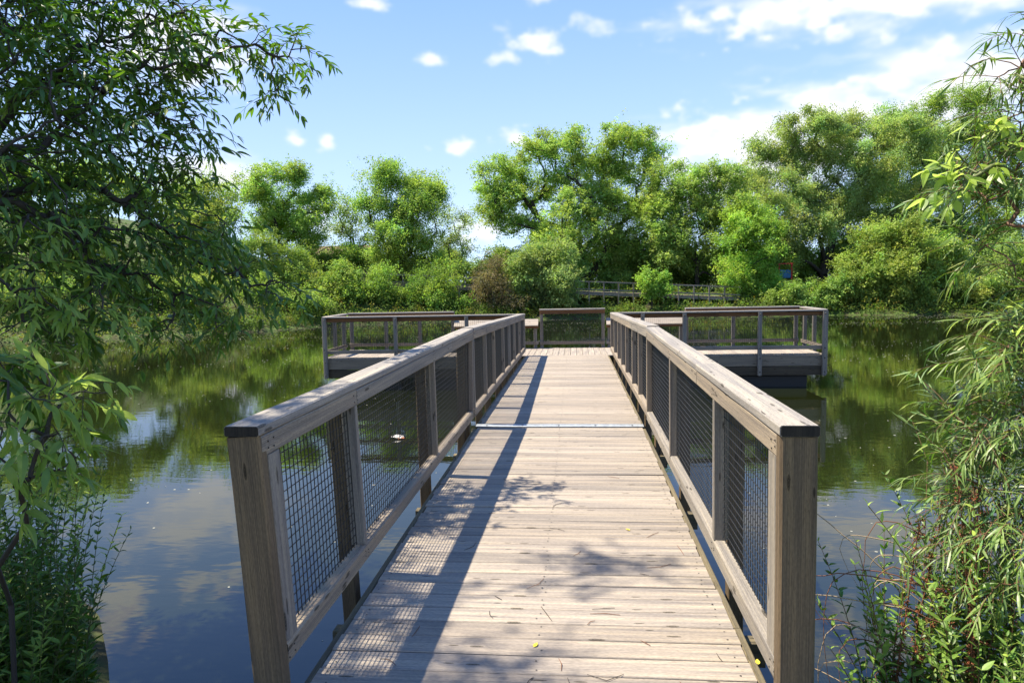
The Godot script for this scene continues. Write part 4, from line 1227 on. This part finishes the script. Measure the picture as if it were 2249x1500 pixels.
	# a box elder twig with broad yellow-green leaves in front of it
	var broot := Vector3(2.4, ground_height(2.4, -3.4), -3.4)
	var bstem: Array[Vector3] = [Vector3(0, -0.1, 0), Vector3(0, 1.0, 0), Vector3(-0.05, 2.0, 0), Vector3(-0.15, 2.55, 0)]
	branch_tree("box_elder_sapling", "sapling with broad bright yellow-green leaves reaching out of the willow shrub", "sapling", broot, bstem, [[1.57, 2.98, -3.05, 0.07], [1.63, 3.07, -3.05, 0.09], [1.73, 3.12, -3.08, 0.09], [1.56, 2.91, -3.0, 0.05]], {"mesh": broad, "color": Color(0.155, 0.235, 0.03), "density": 700.0, "sprays": 1, "pairs": 2, "long": 0.10, "singles": 80, "droop": 0.6, "bark": M.stem, "tip": 0.0025})
	var gr := "weed clumps on the near right bank"
	stalk_clump("leafy_weed", "green weed clump at the water's edge by the right end post", "weed", gr, Vector2(1.52, -3.25), 0.18, 30, 1.35, small, Color(0.12, 0.215, 0.035), {"singles": 220, "stem": M.red_stem})
	stalk_clump("leafy_weed", "tall green weeds growing up through the foot of the willow shrub", "weed", gr, Vector2(1.80, -3.15), 0.24, 40, 1.55, small, Color(0.115, 0.20, 0.035), {"singles": 120, "stem": M.red_stem})
	stalk_clump("leafy_weed", "weeds behind the willow shrub on the upper right bank", "weed", gr, Vector2(2.15, -3.2), 0.32, 40, 1.6, small, Color(0.115, 0.20, 0.035), {"stem": M.red_stem})
	stalk_clump("leafy_weed", "low dense weeds in front of the willow shrub", "weed", gr, Vector2(1.70, -2.75), 0.24, 34, 1.05, small, Color(0.12, 0.21, 0.035), {"singles": 120})
	stalk_clump("broad_weed", "bright weed with long pointed leaves low on the right bank", "weed", gr, Vector2(1.55, -2.40), 0.18, 14, 0.95, big, Color(0.15, 0.27, 0.04), {"singles": 150, "gap": 0.06, "bare": 0.3})
	stalk_clump("broad_weed", "single bright green weed tip beside the foot of the right end post", "weed", gr, Vector2(1.20, -2.70), 0.03, 2, 0.62, big, Color(0.17, 0.30, 0.045), {"singles": 40, "gap": 0.05, "bare": 0.5})
	# dried dock stalks and arching dry stems
	for k in 10:
		var x := 1.46 + 0.065 * k
		var z := -3.2 + rng.randfn() * 0.08
		var gy := ground_height(x, z)
		var d := thing("dried_dock", "rust brown dried dock stalk with seed clusters standing in the willow shrub", "dried plant", Vector3(x, gy, z), "dried dock stalks")
		var h := rng.randf_range(1.3, 1.85)
		var line := []
		var radii := []
		var bend := Vector3(rng.randfn() * 0.12, 0, rng.randfn() * 0.12)
		for i in 12:
			var u := i / 11.0
			line.append(Vector3(0, -0.1 + h * u, 0) + bend * u * u + Vector3(rng.randfn(), 0, rng.randfn()) * 0.008)
			radii.append(lerpf(0.006, 0.002, u))
		var st := open_mesh()
		tube(st, line, radii, 5)
		part(d, "stalk", st.commit(), M.dock)
		var xs: Array[Transform3D] = []
		for i in 260:
			var u := rng.randf_range(0.45, 1.0)
			var p: Vector3 = line[int(u * 11.0)].lerp(line[mini(11, int(u * 11.0) + 1)], fmod(u * 11.0, 1.0))
			var s := rng.randf_range(0.5, 1.1)
			xs.append(Transform3D(Basis(Vector3(rng.randfn(), rng.randfn(), rng.randfn()).normalized(), rng.randf() * TAU).scaled(Vector3(s, s, s)), p + Vector3(rng.randfn(), rng.randfn(), rng.randfn()) * 0.011))
		scatter(d, "seeds", cluster_mesh(4, 0.004, 0.010, 0.008), vertex_mat(0.9), xs, leaf_colors(260, Color(0.17, 0.06, 0.025), 0.3)).set_meta("kind", "stuff")
	var v := thing("dry_vine", "tangle of pale dry stems arching out of the right bank plants over the water", "dried plant", Vector3(1.75, ground_height(1.75, -3.2), -3.2))
	for k in 34:
		var a := Vector3(rng.randf_range(-0.25, 0.45), rng.randf_range(0.2, 1.1), rng.randf_range(-0.2, 0.15))
		var reach := rng.randf_range(0.3, 0.75)
		var peak := rng.randf_range(0.12, 0.38)
		var fall := rng.randf_range(0.0, 0.7)
		var side := rng.randfn() * 0.2
		var line := []
		var radii := []
		for i in 14:
			var u := i / 13.0
			line.append(a + Vector3(-reach * sin(u * 2.0) * 1.05, peak * sin(u * PI * 0.75) - fall * u * u * u, side * u) + Vector3(rng.randfn(), rng.randfn(), rng.randfn()) * 0.004)
			radii.append(lerpf(0.0032, 0.0011, u))
		var st := open_mesh()
		tube(st, line, radii, 4)
		part(v, "stem", st.commit(), M.dry if k % 3 else M.dock)


func make_small_things() -> void:
	# twigs and fallen leaves on the deck
	for k in 26:
		var x := rng.randf_range(-0.95, 0.68)
		var z := -2.75 - 3.2 * pow(rng.randf(), 1.6)
		var t := thing("twig", "thin brown twig lying on the sunlit deck boards", "twig", Vector3(x, 0.8865, z), "twigs fallen on the boardwalk deck")
		var l := rng.randf_range(0.025, 0.09)
		var a := rng.randf() * TAU
		var d := Vector3(cos(a), 0, sin(a)) * l
		var st := open_mesh()
		tube(st, [-d, d.rotated(UP, 1.57) * rng.randfn() * 0.2 + UP * 0.002, d], [0.0012, 0.0019, 0.0010], 5)
		part(t, "stick", st.commit(), M.dock if k % 2 else M.dark_bark)
	for p in [Vector3(0.36, 0.888, -4.57), Vector3(0.79, 0.888, -2.96), Vector3(-0.21, 0.888, -3.05)]:
		var t := thing("fallen_leaf", "small yellow leaf fallen on the deck boards", "leaf", p, "yellow leaves on the boardwalk deck")
		part(t, "blade", leaf_mesh(0.034, 0.020, -0.006), plain(lin(0.62, 0.50, 0.03), 0.6), Transform3D(Basis(UP, rng.randf() * TAU), Vector3.ZERO))
	# a pale scrap floating by the left railing
	var s := thing("floating_scrap", "crumpled white and orange scrap floating on the pond beside the left railing", "litter", Vector3(-3.0, 0.0, -11.0))
	var st := open_mesh()
	var ring := []
	for k in 9:
		var a := TAU * k / 9
		ring.append(Vector3(cos(a) * 0.13 * rng.randf_range(0.6, 1.2), rng.randf_range(0.0, 0.05), sin(a) * 0.10 * rng.randf_range(0.6, 1.2)))
	for k in 9:
		var a: Vector3 = ring[k]
		var b: Vector3 = ring[(k + 1) % 9]
		var top := Vector3(0.02, 0.07, 0.0)
		var n := (b - top).cross(a - top).normalized()
		for p in [top, a, b]:
			st.set_normal(n)
			st.add_vertex(p)
	part(s, "paper", st.commit(), plain(lin(0.75, 0.70, 0.64), 0.8))
	part(s, "orange_edge", timber(0.12, 0.012, 0.05, 0.003), plain(lin(0.6, 0.2, 0.06), 0.7), Transform3D(Basis(UP, 0.5), Vector3(0.10, 0.012, 0.03)))
